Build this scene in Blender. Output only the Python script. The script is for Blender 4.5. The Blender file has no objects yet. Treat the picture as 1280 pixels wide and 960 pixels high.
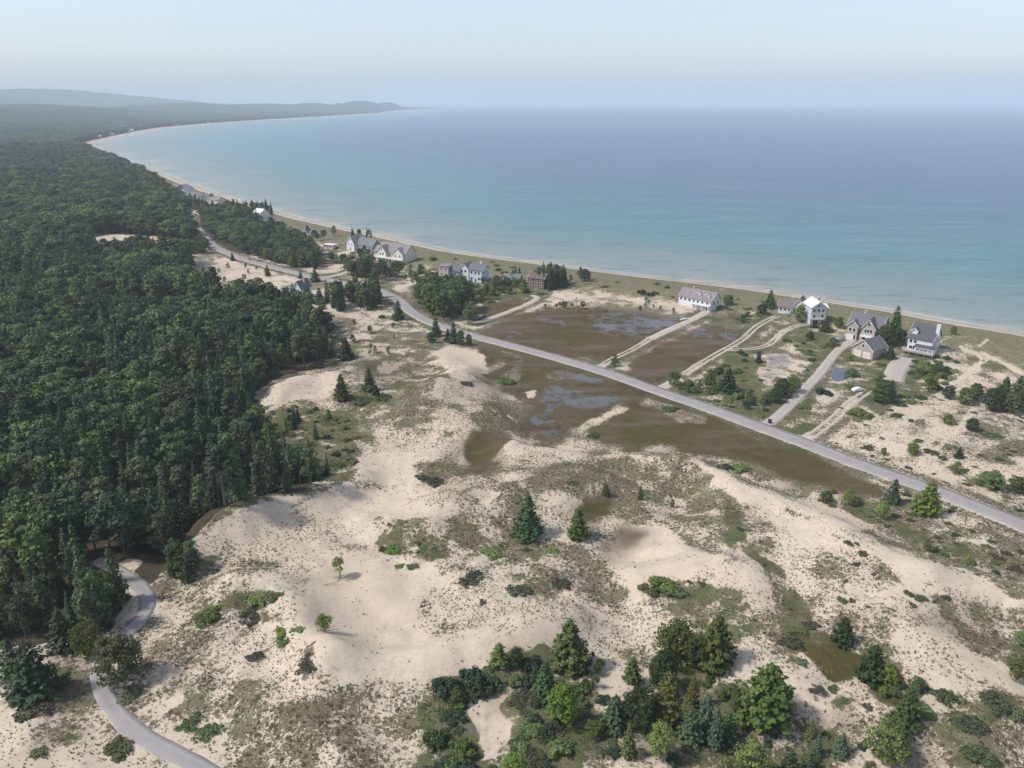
import time as _tm
_t0 = _tm.time()
import bpy, math, random
import numpy as np
from mathutils import Vector, Matrix

random.seed(7)
RNG = np.random.default_rng(11)
C = bpy.context.scene.collection
SC = bpy.context.scene

# ------------------------------------------------------------------ camera model
CAM_H = 100.0
FPX = 960.0
PITCH = math.atan((480.0 - 127.0) / FPX)
CP, SP = math.cos(PITCH), math.sin(PITCH)

def to_px(x, y, z):
    """world point -> photo pixel (1280x960)"""
    dz = z - CAM_H
    depth = y * CP - dz * SP
    up = y * SP + dz * CP
    depth = np.maximum(depth, 1e-3)
    return 640 + FPX * x / depth, 480 - FPX * up / depth

def ground_at(px, py, z=0.0):
    """photo pixel -> point of the horizontal plane at height z"""
    rx = (np.asarray(px, float) - 640)
    u = (480 - np.asarray(py, float))
    dy = FPX * CP + u * SP
    dz = -FPX * SP + u * CP
    t = (z - CAM_H) / np.minimum(dz, -1e-3)
    return rx * t, dy * t

# ------------------------------------------------------------------ numpy noise
def _hash(ix, iy, seed):
    h = (ix.astype(np.int64) * 374761393 + iy.astype(np.int64) * 668265263 + seed * 1442695041) & 0xFFFFFFFF
    h = ((h ^ (h >> 13)) * 1274126177) & 0xFFFFFFFF
    h = h ^ (h >> 16)
    return (h & 0xFFFFFF) / float(0xFFFFFF)

def vnoise(x, y, seed=0):
    x0, y0 = np.floor(x), np.floor(y)
    fx, fy = x - x0, y - y0
    fx = fx * fx * (3 - 2 * fx); fy = fy * fy * (3 - 2 * fy)
    a = _hash(x0, y0, seed); b = _hash(x0 + 1, y0, seed)
    c = _hash(x0, y0 + 1, seed); d = _hash(x0 + 1, y0 + 1, seed)
    return (a * (1 - fx) + b * fx) * (1 - fy) + (c * (1 - fx) + d * fx) * fy

def fbm(x, y, octaves=3, seed=0):
    s, a, t = 0.0, 0.5, 0.0
    for o in range(octaves):
        s = s + a * vnoise(x * 2 ** o + 17.3 * o, y * 2 ** o - 9.1 * o, seed + o)
        t += a; a *= 0.5
    return s / t

def sstep(v, a, b):
    t = np.clip((v - a) / (b - a), 0, 1)
    return t * t * (3 - 2 * t)

# ------------------------------------------------------------------ rasters of ground cover
RX0, RY0, RW, RH = -300, 100, 1900, 1150

def blur(a, r):
    if r < 1: return a
    for _ in range(2):
        for ax in (0, 1):
            p = np.pad(a, [(r + 1, r) if i == ax else (0, 0) for i in (0, 1)], mode='edge')
            c = np.cumsum(p, axis=ax)
            n = a.shape[ax]
            if ax == 0: a = (c[2 * r + 1:2 * r + 1 + n] - c[:n]) / (2 * r + 1)
            else: a = (c[:, 2 * r + 1:2 * r + 1 + n] - c[:, :n]) / (2 * r + 1)
    return a

def poly_mask(poly):
    P = np.array(poly, float)
    x0, x1 = int(max(P[:, 0].min() - 1, RX0)), int(min(P[:, 0].max() + 2, RX0 + RW))
    y0, y1 = int(max(P[:, 1].min() - 1, RY0)), int(min(P[:, 1].max() + 2, RY0 + RH))
    X, Y = np.meshgrid(np.arange(x0, x1) + 0.5, np.arange(y0, y1) + 0.5)
    ins = np.zeros(X.shape, bool)
    n = len(P)
    for i in range(n):
        ax, ay = P[i]; bx, by = P[(i + 1) % n]
        if ay == by: continue
        cond = ((ay > Y) != (by > Y)) & (X < (bx - ax) * (Y - ay) / (by - ay) + ax)
        ins ^= cond
    return ins, x0, y0

class Layer:
    def __init__(s, base=0.0): s.a = np.full((RH, RW), base, np.float32)
    def put(s, poly, v, soft=3):
        ins, x0, y0 = poly_mask(poly)
        pad = soft * 3 + 2
        X0, Y0 = x0 - pad - RX0, y0 - pad - RY0
        m = np.pad(ins.astype(np.float32), pad)
        m = blur(m, soft)
        ax0, ay0 = max(X0, 0), max(Y0, 0)
        ax1, ay1 = min(X0 + m.shape[1], RW), min(Y0 + m.shape[0], RH)
        if ax1 <= ax0 or ay1 <= ay0: return
        mm = m[ay0 - Y0:ay1 - Y0, ax0 - X0:ax1 - X0]
        reg = s.a[ay0:ay1, ax0:ax1]
        s.a[ay0:ay1, ax0:ax1] = reg * (1 - mm) + v * mm
    def ell(s, cx, cy, rx, ry, v, soft=3, rot=0):
        c, sn = math.cos(math.radians(rot)), math.sin(math.radians(rot))
        pts = []
        for k in range(20):
            t = k * math.tau / 20
            w = 1 + 0.16 * math.sin(3 * t + cx) + 0.1 * math.sin(5 * t + cy)
            ex, ey = rx * math.cos(t) * w, ry * math.sin(t) * w
            pts.append((cx + ex * c - ey * sn, cy + ex * sn + ey * c))
        s.put(pts, v, soft)
    def line(s, pts, w, v, soft=1):
        for (ax, ay), (bx, by) in zip(pts[:-1], pts[1:]):
            dx, dy = bx - ax, by - ay
            L = math.hypot(dx, dy) or 1
            nx, ny = -dy / L * w / 2, dx / L * w / 2
            ex, ey = dx / L * w * .3, dy / L * w * .3
            s.put([(ax + nx - ex, ay + ny - ey), (bx + nx + ex, by + ny + ey), (bx - nx + ex, by - ny + ey), (ax - nx - ex, ay - ny - ey)], v, soft)
    def sample(s, px, py):
        fx = np.clip(px - RX0 - .5, 0, RW - 1.001); fy = np.clip(py - RY0 - .5, 0, RH - 1.001)
        ix, iy = fx.astype(int), fy.astype(int)
        ux, uy = fx - ix, fy - iy
        a = s.a
        return ((a[iy, ix] * (1 - ux) + a[iy, ix + 1] * ux) * (1 - uy) + (a[iy + 1, ix] * (1 - ux) + a[iy + 1, ix + 1] * ux) * uy)

GRN, HTH, WET, POOL, SMG, TUF, FOR, RED, DUN, OLV = (Layer() for _ in range(10))

# relief of the dunes
DUN.put([(-300, 820), (20, 790), (130, 770), (200, 730), (262, 650), (345, 618), (330, 520), (330, 480), (420, 455), (440, 410), (560, 440),
         (600, 470), (640, 520), (650, 560), (740, 575), (850, 575), (930, 605), (1040, 640), (1120, 680), (1280, 745), (1600, 850), (1600, 1250), (-300, 1250)], 1.0, 12)
DUN.put([(1010, 620), (1180, 570), (1600, 640), (1600, 470), (1280, 455), (1180, 480), (1080, 530)], 0.0, 4)
DUN.put([(1060, 545), (1130, 510), (1200, 505), (1400, 560), (1400, 640), (1220, 600), (1120, 570)], 0.35, 10)

# forest footprint (the ground the trees stand on)
FOREST_POLYS = [
    [(-300, 330), (60, 322), (150, 325), (228, 335), (240, 372), (300, 384), (380, 396), (406, 402), (412, 440), (400, 460), (365, 466), (335, 480),
     (316, 495), (318, 520), (332, 545), (348, 572), (375, 590), (400, 598), (385, 612), (345, 618), (300, 628), (262, 650), (245, 668), (222, 705), (200, 724), (186, 728),
     (160, 712), (140, 704), (128, 712), (145, 738), (158, 760), (140, 785), (118, 800), (60, 800), (-300, 830)],
    [(-300, 176), (60, 172), (100, 184), (125, 196), (152, 207), (188, 226), (204, 240), (222, 254), (238, 262), (232, 276), (238, 296), (205, 296), (120, 292), (60, 298), (-300, 312)],
    [(248, 266), (290, 262), (322, 276), (345, 292), (385, 302), (402, 318), (396, 336), (356, 331), (318, 321), (285, 311), (266, 299), (254, 285)],
    [(100, 320), (150, 318), (200, 319), (232, 312), (241, 330), (242, 350), (100, 335)],
    [(-300, 308), (90, 300), (120, 306), (90, 330), (-300, 340)],
    [(205, 296), (240, 296), (262, 314), (240, 318), (222, 306)],
]
for p in FOREST_POLYS: FOR.put(p, 1.0, 2)
FOR.put([(-300, 130), (530, 130), (470, 141), (330, 150), (200, 160), (112, 180), (60, 190), (-300, 200)], 1.0, 0)

# general heath and tuft density on the open dunes
HTH.put([(-300, 250), (1600, 340), (1600, 1250), (-300, 1250)], 0.46, 2)
TUF.put([(-300, 470), (560, 420), (1600, 620), (1600, 1250), (-300, 1250)], 0.45, 8)
HTH.put([(540, 420), (620, 440), (650, 500), (560, 480), (440, 460)], 0.3, 6)
# mixed vegetation by the upper road
HTH.put([(240, 300), (400, 325), (480, 320), (600, 350), (600, 372), (520, 392), (470, 420), (400, 415), (330, 360), (240, 350)], 0.5, 5)
HTH.put([(405, 400), (500, 385), (560, 425), (480, 450), (410, 460)], 0.5, 5)
GRN.put([(455, 400), (500, 392), (545, 415), (530, 425), (480, 415)], 0.6, 4)
HTH.put([(300, 330), (345, 340), (330, 352), (250, 348), (240, 330)], 0.3, 4)
GRN.put([(405, 300), (470, 310), (560, 330), (640, 340), (760, 352), (860, 365), (850, 372), (780, 362), (640, 350), (560, 345), (470, 335), (400, 330)], 0.55, 4)
GRN.put([(700, 350), (860, 372), (848, 392), (790, 385), (700, 372)], 0.35, 5)
HTH.put([(700, 360), (850, 372), (845, 400), (720, 385)], 0.42, 4)
HTH.put([(400, 300), (560, 318), (700, 338), (860, 360), (1010, 378), (1180, 410), (1180, 430), (1000, 405), (860, 398), (700, 380), (560, 372), (480, 352), (400, 335)], .56, 5)
GRN.put([(400, 300), (560, 318), (700, 338), (860, 360), (1010, 378), (1180, 410), (1180, 436), (1000, 410), (900, 392), (860, 378), (700, 362), (560, 350), (480, 340), (400, 325)], .58, 5)
HTH.put([(480, 330), (600, 345), (700, 352), (700, 372), (640, 380), (590, 395), (520, 385), (470, 355)], .68, 4); GRN.put([(520, 345), (600, 350), (700, 356), (690, 372), (640, 378), (600, 385), (540, 400), (510, 375)], .72, 4)
HTH.put([(700, 360), (850, 372), (845, 396), (760, 384), (705, 375)], 0.40, 4); GRN.put([(705, 362), (850, 374), (840, 390), (760, 380), (705, 372)], 0.1, 4)
# green plots between the right hand houses
GRN.put([(868, 476), (905, 447), (980, 418), (1010, 410), (1060, 432), (1120, 446), (1185, 440), (1182, 500), (1100, 520), (1060, 500), (1000, 520), (958, 526), (900, 508), (842, 490)], 0.72, 4)
GRN.put([(880, 388), (960, 396), (980, 412), (940, 415), (905, 408)], 0.7, 4)
HTH.put([(880, 388), (1180, 420), (1180, 500), (860, 490)], 0.55, 6)
GRN.put([(1150, 440), (1200, 440), (1210, 480), (1160, 490)], 0.55, 6)
GRN.put([(1205, 425), (1290, 440), (1400, 470), (1400, 500), (1250, 480), (1200, 450)], 0.55, 5)
HTH.put([(1180, 450), (1280, 470), (1280, 500), (1180, 490)], 0.55, 6)
HTH.put([(1010, 540), (1100, 500), (1200, 495), (1600, 560), (1600, 700), (1280, 640), (1130, 592)], 0.40, 6)
for q in ((1130, 555, 24, 6), (1180, 560, 20, 7), (1215, 600, 34, 9), (1250, 575, 28, 8), (1190, 585, 18, 5), (1080, 532, 22, 6), (1150, 530, 22, 5), (1060, 575, 26, 4), (1225, 540, 26, 6), (1270, 560, 20, 8)):
    HTH.ell(*q, 0.75, 3, 14); GRN.ell(q[0] + 3, q[1], q[2] * .5, q[3] * .6, 0.6, 2, 14)
for q in ((1060, 508, 30, 9), (1045, 495, 22, 7), (1140, 515, 20, 7), (1110, 560, 34, 10), (1175, 540, 22, 7)):
    HTH.ell(*q, 0.24, 4, 8); GRN.ell(*q, 0.0, 4, 8)
GRN.ell(1000, 534, 20, 6, 0.8, 3); GRN.ell(1072, 518, 12, 8, 0.95, 2)
# verges of the road
HTH.put([(1040, 576), (1130, 606), (1280, 668), (1500, 760), (1500, 840), (1280, 752), (1200, 722), (1130, 690), (1085, 640)], 0.66, 5)
for q in ((1100, 648, 30, 10), (1140, 668, 26, 8), (1205, 690, 36, 9), (1255, 700, 30, 12), (1180, 712, 24, 5), (1080, 640, 24, 9)):
    GRN.ell(*q, 0.62, 4, 20)
HTH.ell(1215, 675, 24, 5, 0.15, 4, 12); HTH.ell(1110, 628, 26, 4, 0.4, 4, 20)
RED.put([(1040, 590), (1130, 630), (1160, 670), (1100, 660), (1050, 630)], 0.5, 8)

# wet meadows, both sides of the road
wetA = [(590, 412), (640, 394), (670, 385), (720, 382), (790, 388), (845, 398), (852, 404), (830, 414), (790, 435), (755, 455), (700, 445), (640, 430)]
wetB = [(770, 462), (800, 440), (860, 411), (885, 403), (925, 410), (945, 412), (900, 440), (865, 458), (848, 470), (834, 480), (800, 474)]
wetS = [(596, 428), (660, 442), (720, 460), (780, 475), (840, 498), (900, 524), (950, 545), (1000, 564), (1050, 582), (1096, 606), (1104, 628), (1060, 622), (1010, 604), (960, 590), (915, 575),
        (850, 566), (800, 560), (748, 560), (735, 545), (700, 553), (662, 550), (655, 525), (660, 508), (640, 500), (620, 488), (600, 470), (585, 445)]
for w in (wetA, wetB, wetS):
    c_ = np.mean(w, 0); HTH.put([tuple(c_ + (np.array(q) - c_) * np.array([1.06, 1.12])) for q in w], .72, 6)
    GRN.put([tuple(c_ + (np.array(q) - c_) * np.array([1.05, 1.10])) for q in w], .45, 5)
for w in (wetA, wetB, wetS):
    WET.put(w, 1.0, 6); HTH.put(w, 0.2, 4); GRN.put(w, 0.0, 3); TUF.put(w, 0, 3)
WET.put([(598, 384), (640, 371), (660, 375), (645, 386), (598, 401)], 1.0, 2)
RED.put([(598, 384), (640, 371), (660, 375), (645, 386), (598, 401)], 0.9, 3)
for q in ((640, 405, 40, 8), (770, 430, 40, 9), (800, 455, 36, 9), (850, 432, 34, 8), (690, 437, 24, 5)):
    RED.ell(*q, 0.75, 6)
for q in ((660, 535, 30, 18), (880, 545, 60, 12), (700, 505, 40, 20), (1010, 580, 50, 10)):
    RED.ell(*q, 0.5, 8)
for q in ((820, 540, 44, 12), (900, 530, 50, 9), (1010, 585, 60, 10), (805, 545, 26, 14), (640, 470, 30, 14), (720, 420, 40, 8), (660, 428, 34, 5), (900, 445, 20, 10)):
    OLV.ell(*q, 0.9, 8)
GRN.line([(640, 440), (700, 452), (800, 482), (900, 520), (1000, 560)], 6, 0.6, 2)
for q in ((600, 415), (655, 412), (700, 425), (770, 445), (812, 470), (880, 450), (690, 470), (655, 470), (760, 530), (850, 520), (930, 560), (990, 590)):
    GRN.ell(q[0], q[1], 16, 4, .62, 3, 12)
GRN.line([(625, 418), (700, 438), (745, 452)], 5, 0.6, 2)
GRN.line([(800, 476), (840, 484)], 7, 0.7, 2)
for q in ((658, 424, 9, 5), (704, 412, 14, 5), (735, 405, 20, 6), (748, 390, 9, 8), (725, 397, 12, 3)):
    GRN.ell(*q, 0.85, 3)
# pools
for p in ([(683, 461), (715, 462), (748, 473), (742, 481), (716, 474), (686, 468)],
          [(676, 484), (702, 480), (735, 490), (764, 500), (772, 511), (735, 514), (712, 508), (696, 512), (694, 524), (718, 532), (722, 540), (696, 545), (668, 541), (662, 530), (676, 518), (680, 504)],
          [(726, 404), (738, 396), (780, 389), (838, 400), (848, 407), (820, 415), (790, 424), (752, 418)],
          [(628, 443), (642, 441), (657, 447), (648, 455), (632, 453)],
          [(856, 412), (872, 408), (892, 414), (885, 422), (862, 420)],
          [(896, 418), (912, 414), (926, 418), (916, 425), (900, 425)],
          [(668, 399), (690, 397), (712, 402), (704, 407), (676, 405)], [(634, 418), (650, 416), (660, 421), (640, 425)]):
    POOL.put(p, 0.85, 2); OLV.put(p, 0, 3); RED.put(p, 0, 3)
POOL.ell(735, 401, 10, 4, 0.2, 3); POOL.ell(765, 421, 26, 3, .35, 2)
for p in ([(952, 452), (964, 444), (984, 443), (992, 450), (976, 458), (985, 468), (972, 476), (955, 480), (948, 468)],):
    POOL.put(p, 0.8, 2); GRN.put(p, 0, 2); HTH.put(p, .3, 2)
RED.ell(945, 470, 14, 12, 0.7, 4); GRN.ell(975, 450, 36, 20, .3, 5); RED.ell(1015, 440, 24, 10, .6, 5)
pond = [(1041, 464), (1050, 460), (1060, 461), (1066, 466), (1060, 473), (1048, 477), (1040, 474)]
GRN.put([(1030, 455), (1070, 455), (1090, 475), (1030, 485)], 0.2, 3)
for q in ((704, 546, 30, 4), (735, 545, 10, 4), (700, 470, 30, 4), (745, 465, 18, 3)): WET.ell(*q, .5, 3); HTH.ell(*q, .55, 3)
# sandy tongues in the wet ground
for pts in ([(722, 540), (740, 528), (760, 522), (780, 513)], [(618, 482), (632, 474), (645, 462)], [(800, 500), (840, 512), (872, 525)], [(604, 462), (624, 455)]):
    WET.line(pts, 8, 0.0, 3); OLV.line(pts, 9, 0, 3); POOL.line(pts, 9, 0, 3); RED.line(pts, 9, 0, 3); HTH.line(pts, 9, 0.5, 2); GRN.line(pts, 5, .3, 2)
WET.ell(667, 494, 8, 5, 0, 2)
# little hollows with wet or brown bottoms
for q, wv, rv in (((604, 562, 30, 24), 1, .35), ((745, 632, 30, 15), 1, .1)):
    WET.ell(*q, wv, 6, -25); RED.ell(*q, rv, 6, -25); SMG.ell(q[0] - 8, q[1] + 8, q[2] * 1.3, q[3] * 1.4, .5, 8, -25); HTH.ell(*q, 0, 3); TUF.ell(*q, 0, 3)
OLV.ell(745, 632, 30, 14, .9, 4); OLV.ell(598, 566, 20, 14, .9, 5); POOL.ell(613, 555, 8, 6, .55, 4)
w5 = [(1000, 782), (1030, 792), (1052, 800), (1072, 822), (1096, 834), (1126, 856), (1152, 886), (1128, 884), (1096, 868), (1078, 850), (1046, 842), (1030, 826), (1012, 806)]
WET.put(w5, 1, 3); OLV.put(w5, .8, 4); HTH.put(w5, 0, 3)
# green mats
for p, g, h in (([(345, 500), (400, 505), (440, 520), (455, 555), (440, 590), (405, 600), (350, 575), (320, 545)], .8, .7),
                ([(545, 852), (600, 826), (690, 800), (730, 830), (748, 860), (745, 900), (720, 960), (700, 1250), (420, 1250), (480, 960), (540, 905), (556, 872)], .72, .7),
                ([(800, 725), (850, 722), (930, 735), (955, 770), (925, 812), (870, 860), (820, 850), (838, 790), (822, 760)], .45, .78),
                ([(750, 870), (900, 840), (940, 865), (1000, 900), (1080, 935), (1130, 980), (1130, 1250), (700, 1250), (730, 960)], .45, .75),
                ([(905, 615), (935, 640), (962, 690), (990, 735), (1012, 785), (992, 800), (962, 748), (938, 700), (912, 650)], .62, .85),
                ([(515, 508), (560, 502), (590, 530), (562, 560), (570, 600), (520, 608), (530, 560)], .3, .72),
                ([(470, 650), (520, 640), (560, 690), (545, 715), (500, 712), (460, 690)], .42, .72),
                ([(600, 600), (700, 600), (740, 690), (680, 740), (600, 720), (560, 640)], .22, .68),
                ([(560, 630), (620, 640), (650, 700), (600, 720), (565, 690)], .36, .68),
                ([(650, 565), (740, 575), (850, 580), (900, 610), (880, 650), (780, 650), (700, 640), (640, 600)], .15, .62),
                ([(430, 480), (520, 490), (560, 560), (530, 620), (450, 560)], .25, .62),
                ([(410, 405), (480, 400), (560, 428), (600, 445), (560, 470), (470, 480), (420, 455)], .4, .66),
                ([(560, 490), (640, 510), (655, 560), (640, 600), (590, 600), (560, 560)], .2, .66),
                ([(440, 452), (520, 455), (540, 475), (460, 482)], .45, .66),
                ([(940, 610), (1080, 670), (1100, 720), (1010, 760), (960, 690)], .1, .55),
                ([(1040, 740), (1200, 760), (1270, 820), (1160, 860), (1060, 800)], .1, .62),
                ([(740, 690), (800, 730), (830, 780), (820, 860), (740, 790)], .15, .6),
                ([(560, 610), (640, 600), (700, 690), (650, 760), (560, 740)], .25, .6),
                ([(1140, 700), (1280, 760), (1280, 800), (1180, 760)], .2, .6),
                ([(540, 720), (640, 720), (680, 770), (580, 790)], .1, .6),
                ([(200, 820), (300, 830), (420, 870), (560, 870), (500, 1000), (300, 1000)], .15, .56),
                ([(1100, 860), (1160, 850), (1180, 900), (1140, 900)], .7, .6),
                ([(800, 560), (900, 575), (930, 620), (870, 650), (800, 620)], .1, .64),
                ([(0, 870), (110, 850), (140, 900), (120, 940), (60, 910)], .2, .55),
                ([(1020, 840), (1060, 850), (1110, 900), (1060, 900), (1000, 880)], .4, .65),
                ([(380, 430), (440, 440), (430, 470), (400, 475)], .5, .5),
                ([(228, 690), (262, 676), (285, 690), (262, 700), (236, 715)], .8, .7),
                ([(300, 590), (400, 600), (440, 595), (400, 620), (330, 640), (262, 655)], .6, .6)):
    GRN.put(p, g, 5); HTH.put(p, h, 5)
for q, g in (((320, 755, 28, 18), .7), ((330, 800, 16, 10), .5), ((262, 765, 16, 10), .7), ((260, 912, 36, 16), .3), ((385, 832, 22, 8), .5), ((850, 735, 40, 12), .8), ((1045, 735, 30, 6), .3), ((640, 690, 34, 12), .5),
             ((520, 700, 26, 12), .6), ((540, 600, 20, 8), .7), ((560, 520, 26, 12), .3), ((455, 500, 20, 8), .8), ((500, 485, 26, 6), .5), ((430, 490, 30, 6), .6), ((1235, 880, 30, 14), .7), ((1208, 890, 22, 12), .8),
             ((1270, 820, 16, 20), .7), ((1160, 735, 30, 5), .5), ((1060, 700, 40, 5), .4), ((1185, 900, 26, 20), .4), ((1000, 805, 20, 8), .85), ((1200, 940, 30, 12), .5), ((500, 520, 18, 6), .2), ((790, 560, 20, 6), .3)):
    GRN.ell(*q, g, 3, 10); HTH.ell(q[0], q[1], q[2] * 1.1, q[3] * 1.15, .62, 4, 10)
# tufty slopes
for p, v in (([(180, 730), (260, 670), (400, 640), (400, 700), (330, 730), (260, 880), (190, 830)], .85), ([(200, 800), (420, 860), (560, 860), (540, 1000), (250, 1000)], .8), ([(900, 620), (1100, 700), (1280, 760), (1400, 1000), (1100, 900), (960, 760)], .8),
             ([(740, 740), (830, 760), (830, 850), (740, 820)], .85), ([(560, 540), (880, 560), (880, 660), (560, 700)], .75), ([(540, 720), (700, 740), (700, 790), (560, 780)], .7), ([(-300, 860), (110, 860), (200, 1000), (-300, 1100)], .6)):
    TUF.put(p, v, 10)
# clean blown sand
BARE = [([(390, 622), (440, 610), (500, 622), (560, 640), (540, 652), (470, 648), (400, 650)], .02), ([(388, 720), (440, 690), (540, 705), (570, 722), (520, 750), (520, 790), (600, 800), (690, 780), (700, 790), (640, 818), (545, 850), (430, 855), (390, 820), (370, 770)], .0),
        ([(445, 568), (520, 568), (525, 600), (450, 600)], .03), ([(950, 640), (1030, 660), (1060, 684), (1000, 680)], .03), ([(1080, 680), (1140, 692), (1280, 745), (1400, 790), (1280, 760), (1200, 738), (1130, 722)], .02),
        ([(780, 655), (830, 660), (900, 700), (860, 720), (780, 722), (760, 700)], .06), ([(860, 570), (930, 600), (990, 630), (960, 640), (890, 605)], .04), ([(600, 870), (640, 860), (650, 900), (640, 960), (600, 960)], .04),
        ([(318, 500), (360, 470), (410, 468), (430, 490), (360, 500), (325, 520)], .12), ([(262, 660), (340, 625), (400, 612), (340, 650), (270, 676)], .1), ([(600, 440), (560, 430), (540, 445), (570, 470), (610, 468)], .1), ([(1180, 800), (1260, 830), (1300, 880), (1220, 850)], .05),
        ([(640, 540), (660, 560), (740, 562), (720, 572), (640, 568)], .12), ([(875, 760), (930, 820), (1000, 860), (1080, 900), (1060, 905), (960, 850), (900, 830)], .15), ([(1000, 850), (1060, 862), (1040, 872)], .05), ([(170, 890), (240, 870), (240, 890), (200, 900)], .1), ([(-100, 900), (110, 945), (200, 985), (-100, 1050)], .15),
        ([(1080, 655), (1060, 640), (1000, 625), (940, 612), (930, 620), (1000, 640), (1090, 672)], .08)]
for p, v in BARE:
    for L in (HTH, GRN, SMG, WET, RED, OLV): L.put(p, v if L is HTH else 0, 3)
    TUF.put(p, .12 if v < .1 else .3, 4)
# litter blown together in the hollows
for q, v in (((786, 674, 30, 21), 1.0), ((618, 478, 44, 20), .55), ((572, 500, 40, 14), .25), ((500, 462, 40, 9), .75), ((986, 604, 26, 10), .6), ((455, 455, 24, 12), .8), ((880, 560, 60, 12), .3), ((700, 592, 60, 20), .18),
             ((690, 925, 36, 34), .75), ((60, 850, 60, 26), .45), ((1080, 790, 40, 20), .2), ((1210, 770, 50, 34), .35), ((1060, 905, 40, 20), .4), ((580, 600, 40, 30), .3), 
             ((880, 905, 110, 46), .62), ((1130, 930, 30, 34), .5), ((640, 850, 30, 30), .4), ((200, 850, 50, 22), .3), ((85, 905, 30, 14), .35)):
    SMG.ell(*q, v, 8, -12)
WET.put(w5, 1, 5); OLV.put(w5, .8, 5); HTH.put(w5, .5, 8); GRN.put(w5, .45, 7); SMG.put(w5, .2, 6); WET.ell(1040, 815, 30, 15, .8, 6, 35)
c_ = np.mean(w5, 0)
GRN.line([(1075, 815), (1110, 842), (1150, 872)], 16, .5, 4)
HTH.ell(150, 725, 34, 34, .62, 6); SMG.ell(125, 790, 40, 40, .35, 8); HTH.ell(110, 830, 50, 30, .6, 6)
# foot worn sand trails
TRAILS = [([(1168, 500), (1176, 492), (1190, 487), (1191, 478), (1203, 472), (1208, 466), (1222, 459), (1227, 449), (1220, 441), (1206, 437), (1200, 433), (1225, 433), (1234, 424)], 2.4),
          ([(1150, 577), (1170, 560), (1190, 543), (1205, 528), (1218, 508)], 2.2), ([(1146, 570), (1158, 556), (1172, 543)], 1.8), ([(1206, 466), (1218, 476), (1232, 492)], 1.8), ([(1225, 440), (1250, 452), (1280, 468), (1330, 486)], 3),
          ([(1165, 430), (1182, 424), (1192, 418)], 1.6), ([(255, 690), (285, 672), (340, 655), (385, 628), (440, 602)], 1.6), ([(880, 742), (960, 760)], .1), ([(405, 322), (430, 317), (448, 312)], 2), ([(410, 336), (440, 330), (445, 326)], 2.5), ([(495, 359), (520, 354), (522, 352)], 2)]
for pts, w in TRAILS:
    for L in (HTH, GRN, TUF, SMG, FOR): L.line(pts, w, 0, 1)
BEACHP = [([(1215, 428), (1240, 424), (1290, 432), (1400, 452), (1400, 462), (1280, 442)], 0.0), ([(1190, 422), (1206, 418), (1216, 427), (1206, 433)], 0)]
for p, v in BEACHP:
    for L in (HTH, GRN): L.put(p, v, 2)

# ------------------------------------------------------------------ world polylines
SHORE_PX = [(2300, 640), (1700, 505), (1450, 452), (1280, 419), (1190, 403), (1110, 388), (1020, 374), (940, 362), (850, 351), (760, 340), (640, 325), (560, 314), (500, 301), (440, 288), (380, 275), (330, 261), (280, 246), (240, 232), (214, 222), (190, 212),
            (165, 203), (140, 194), (122, 187), (110, 181), (118, 178), (150, 170), (200, 160.5), (260, 155), (330, 150), (400, 146), (455, 142.4), (474, 141.6), (486, 139.5), (520, 137.2), (536, 136.2)]
_sx, _sy = ground_at([p[0] for p in SHORE_PX], [p[1] for p in SHORE_PX], 0.0)
SHORE = np.stack([_sx, _sy], 1)
LANDPOLY = np.vstack([SHORE, [[SHORE[-1, 0] + 150, SHORE[-1, 1] + 500], [SHORE[-1, 0] - 300, SHORE[-1, 1] + 1500], [-2500, 16500], [-40000, 40000], [-40000, -3000], [3000, -3000]]])

def seg_dist(x, y, P, close=False):
    d = np.full(np.shape(x), 1e18)
    n = len(P)
    for i in range(n - 1 + (1 if close else 0)):
        ax, ay = P[i]; bx, by = P[(i + 1) % n]
        dx, dy = bx - ax, by - ay
        t = np.clip(((x - ax) * dx + (y - ay) * dy) / (dx * dx + dy * dy + 1e-9), 0, 1)
        dd = (x - ax - t * dx) ** 2 + (y - ay - t * dy) ** 2
        d = np.minimum(d, dd)
    return np.sqrt(d)

def inside(x, y, P):
    ins = np.zeros(np.shape(x), bool)
    n = len(P)
    for i in range(n):
        ax, ay = P[i]; bx, by = P[(i + 1) % n]
        if ay == by: continue
        ins ^= ((ay > y) != (by > y)) & (x < (bx - ax) * (y - ay) / (by - ay) + ax)
    return ins

SHORE_FULL = LANDPOLY[:len(SHORE) + 3]
def shore_ds(x, y):
    d = seg_dist(x, y, SHORE_FULL)
    w = 2.5 * (fbm(x / 25, y / 25, 2, 5) - .5) + 14 * (fbm(x / 300, y / 300, 2, 9) - .5) * np.clip((y - 1500) / 1000, 0, 1)
    return np.where(inside(x, y, LANDPOLY), d, -d) + w

def resample(P, step):
    P = np.asarray(P, float)
    out = []
    n = len(P)
    for i in range(n - 1):
        p0, p1, p2, p3 = P[max(i - 1, 0)], P[i], P[i + 1], P[min(i + 2, n - 1)]
        k = max(2, int(np.linalg.norm(p2 - p1) / step))
        for j in range(k):
            t = j / k
            out.append(0.5 * ((2 * p1) + (-p0 + p2) * t + (2 * p0 - 5 * p1 + 4 * p2 - p3) * t * t + (-p0 + 3 * p1 - 3 * p2 + p3) * t ** 3))
    out.append(P[-1])
    return np.array(out)

def wline(pts, z, step=3):
    x, y = ground_at([p[0] for p in pts], [p[1] for p in pts], z)
    return resample(np.stack([x, y], 1), step)

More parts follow.
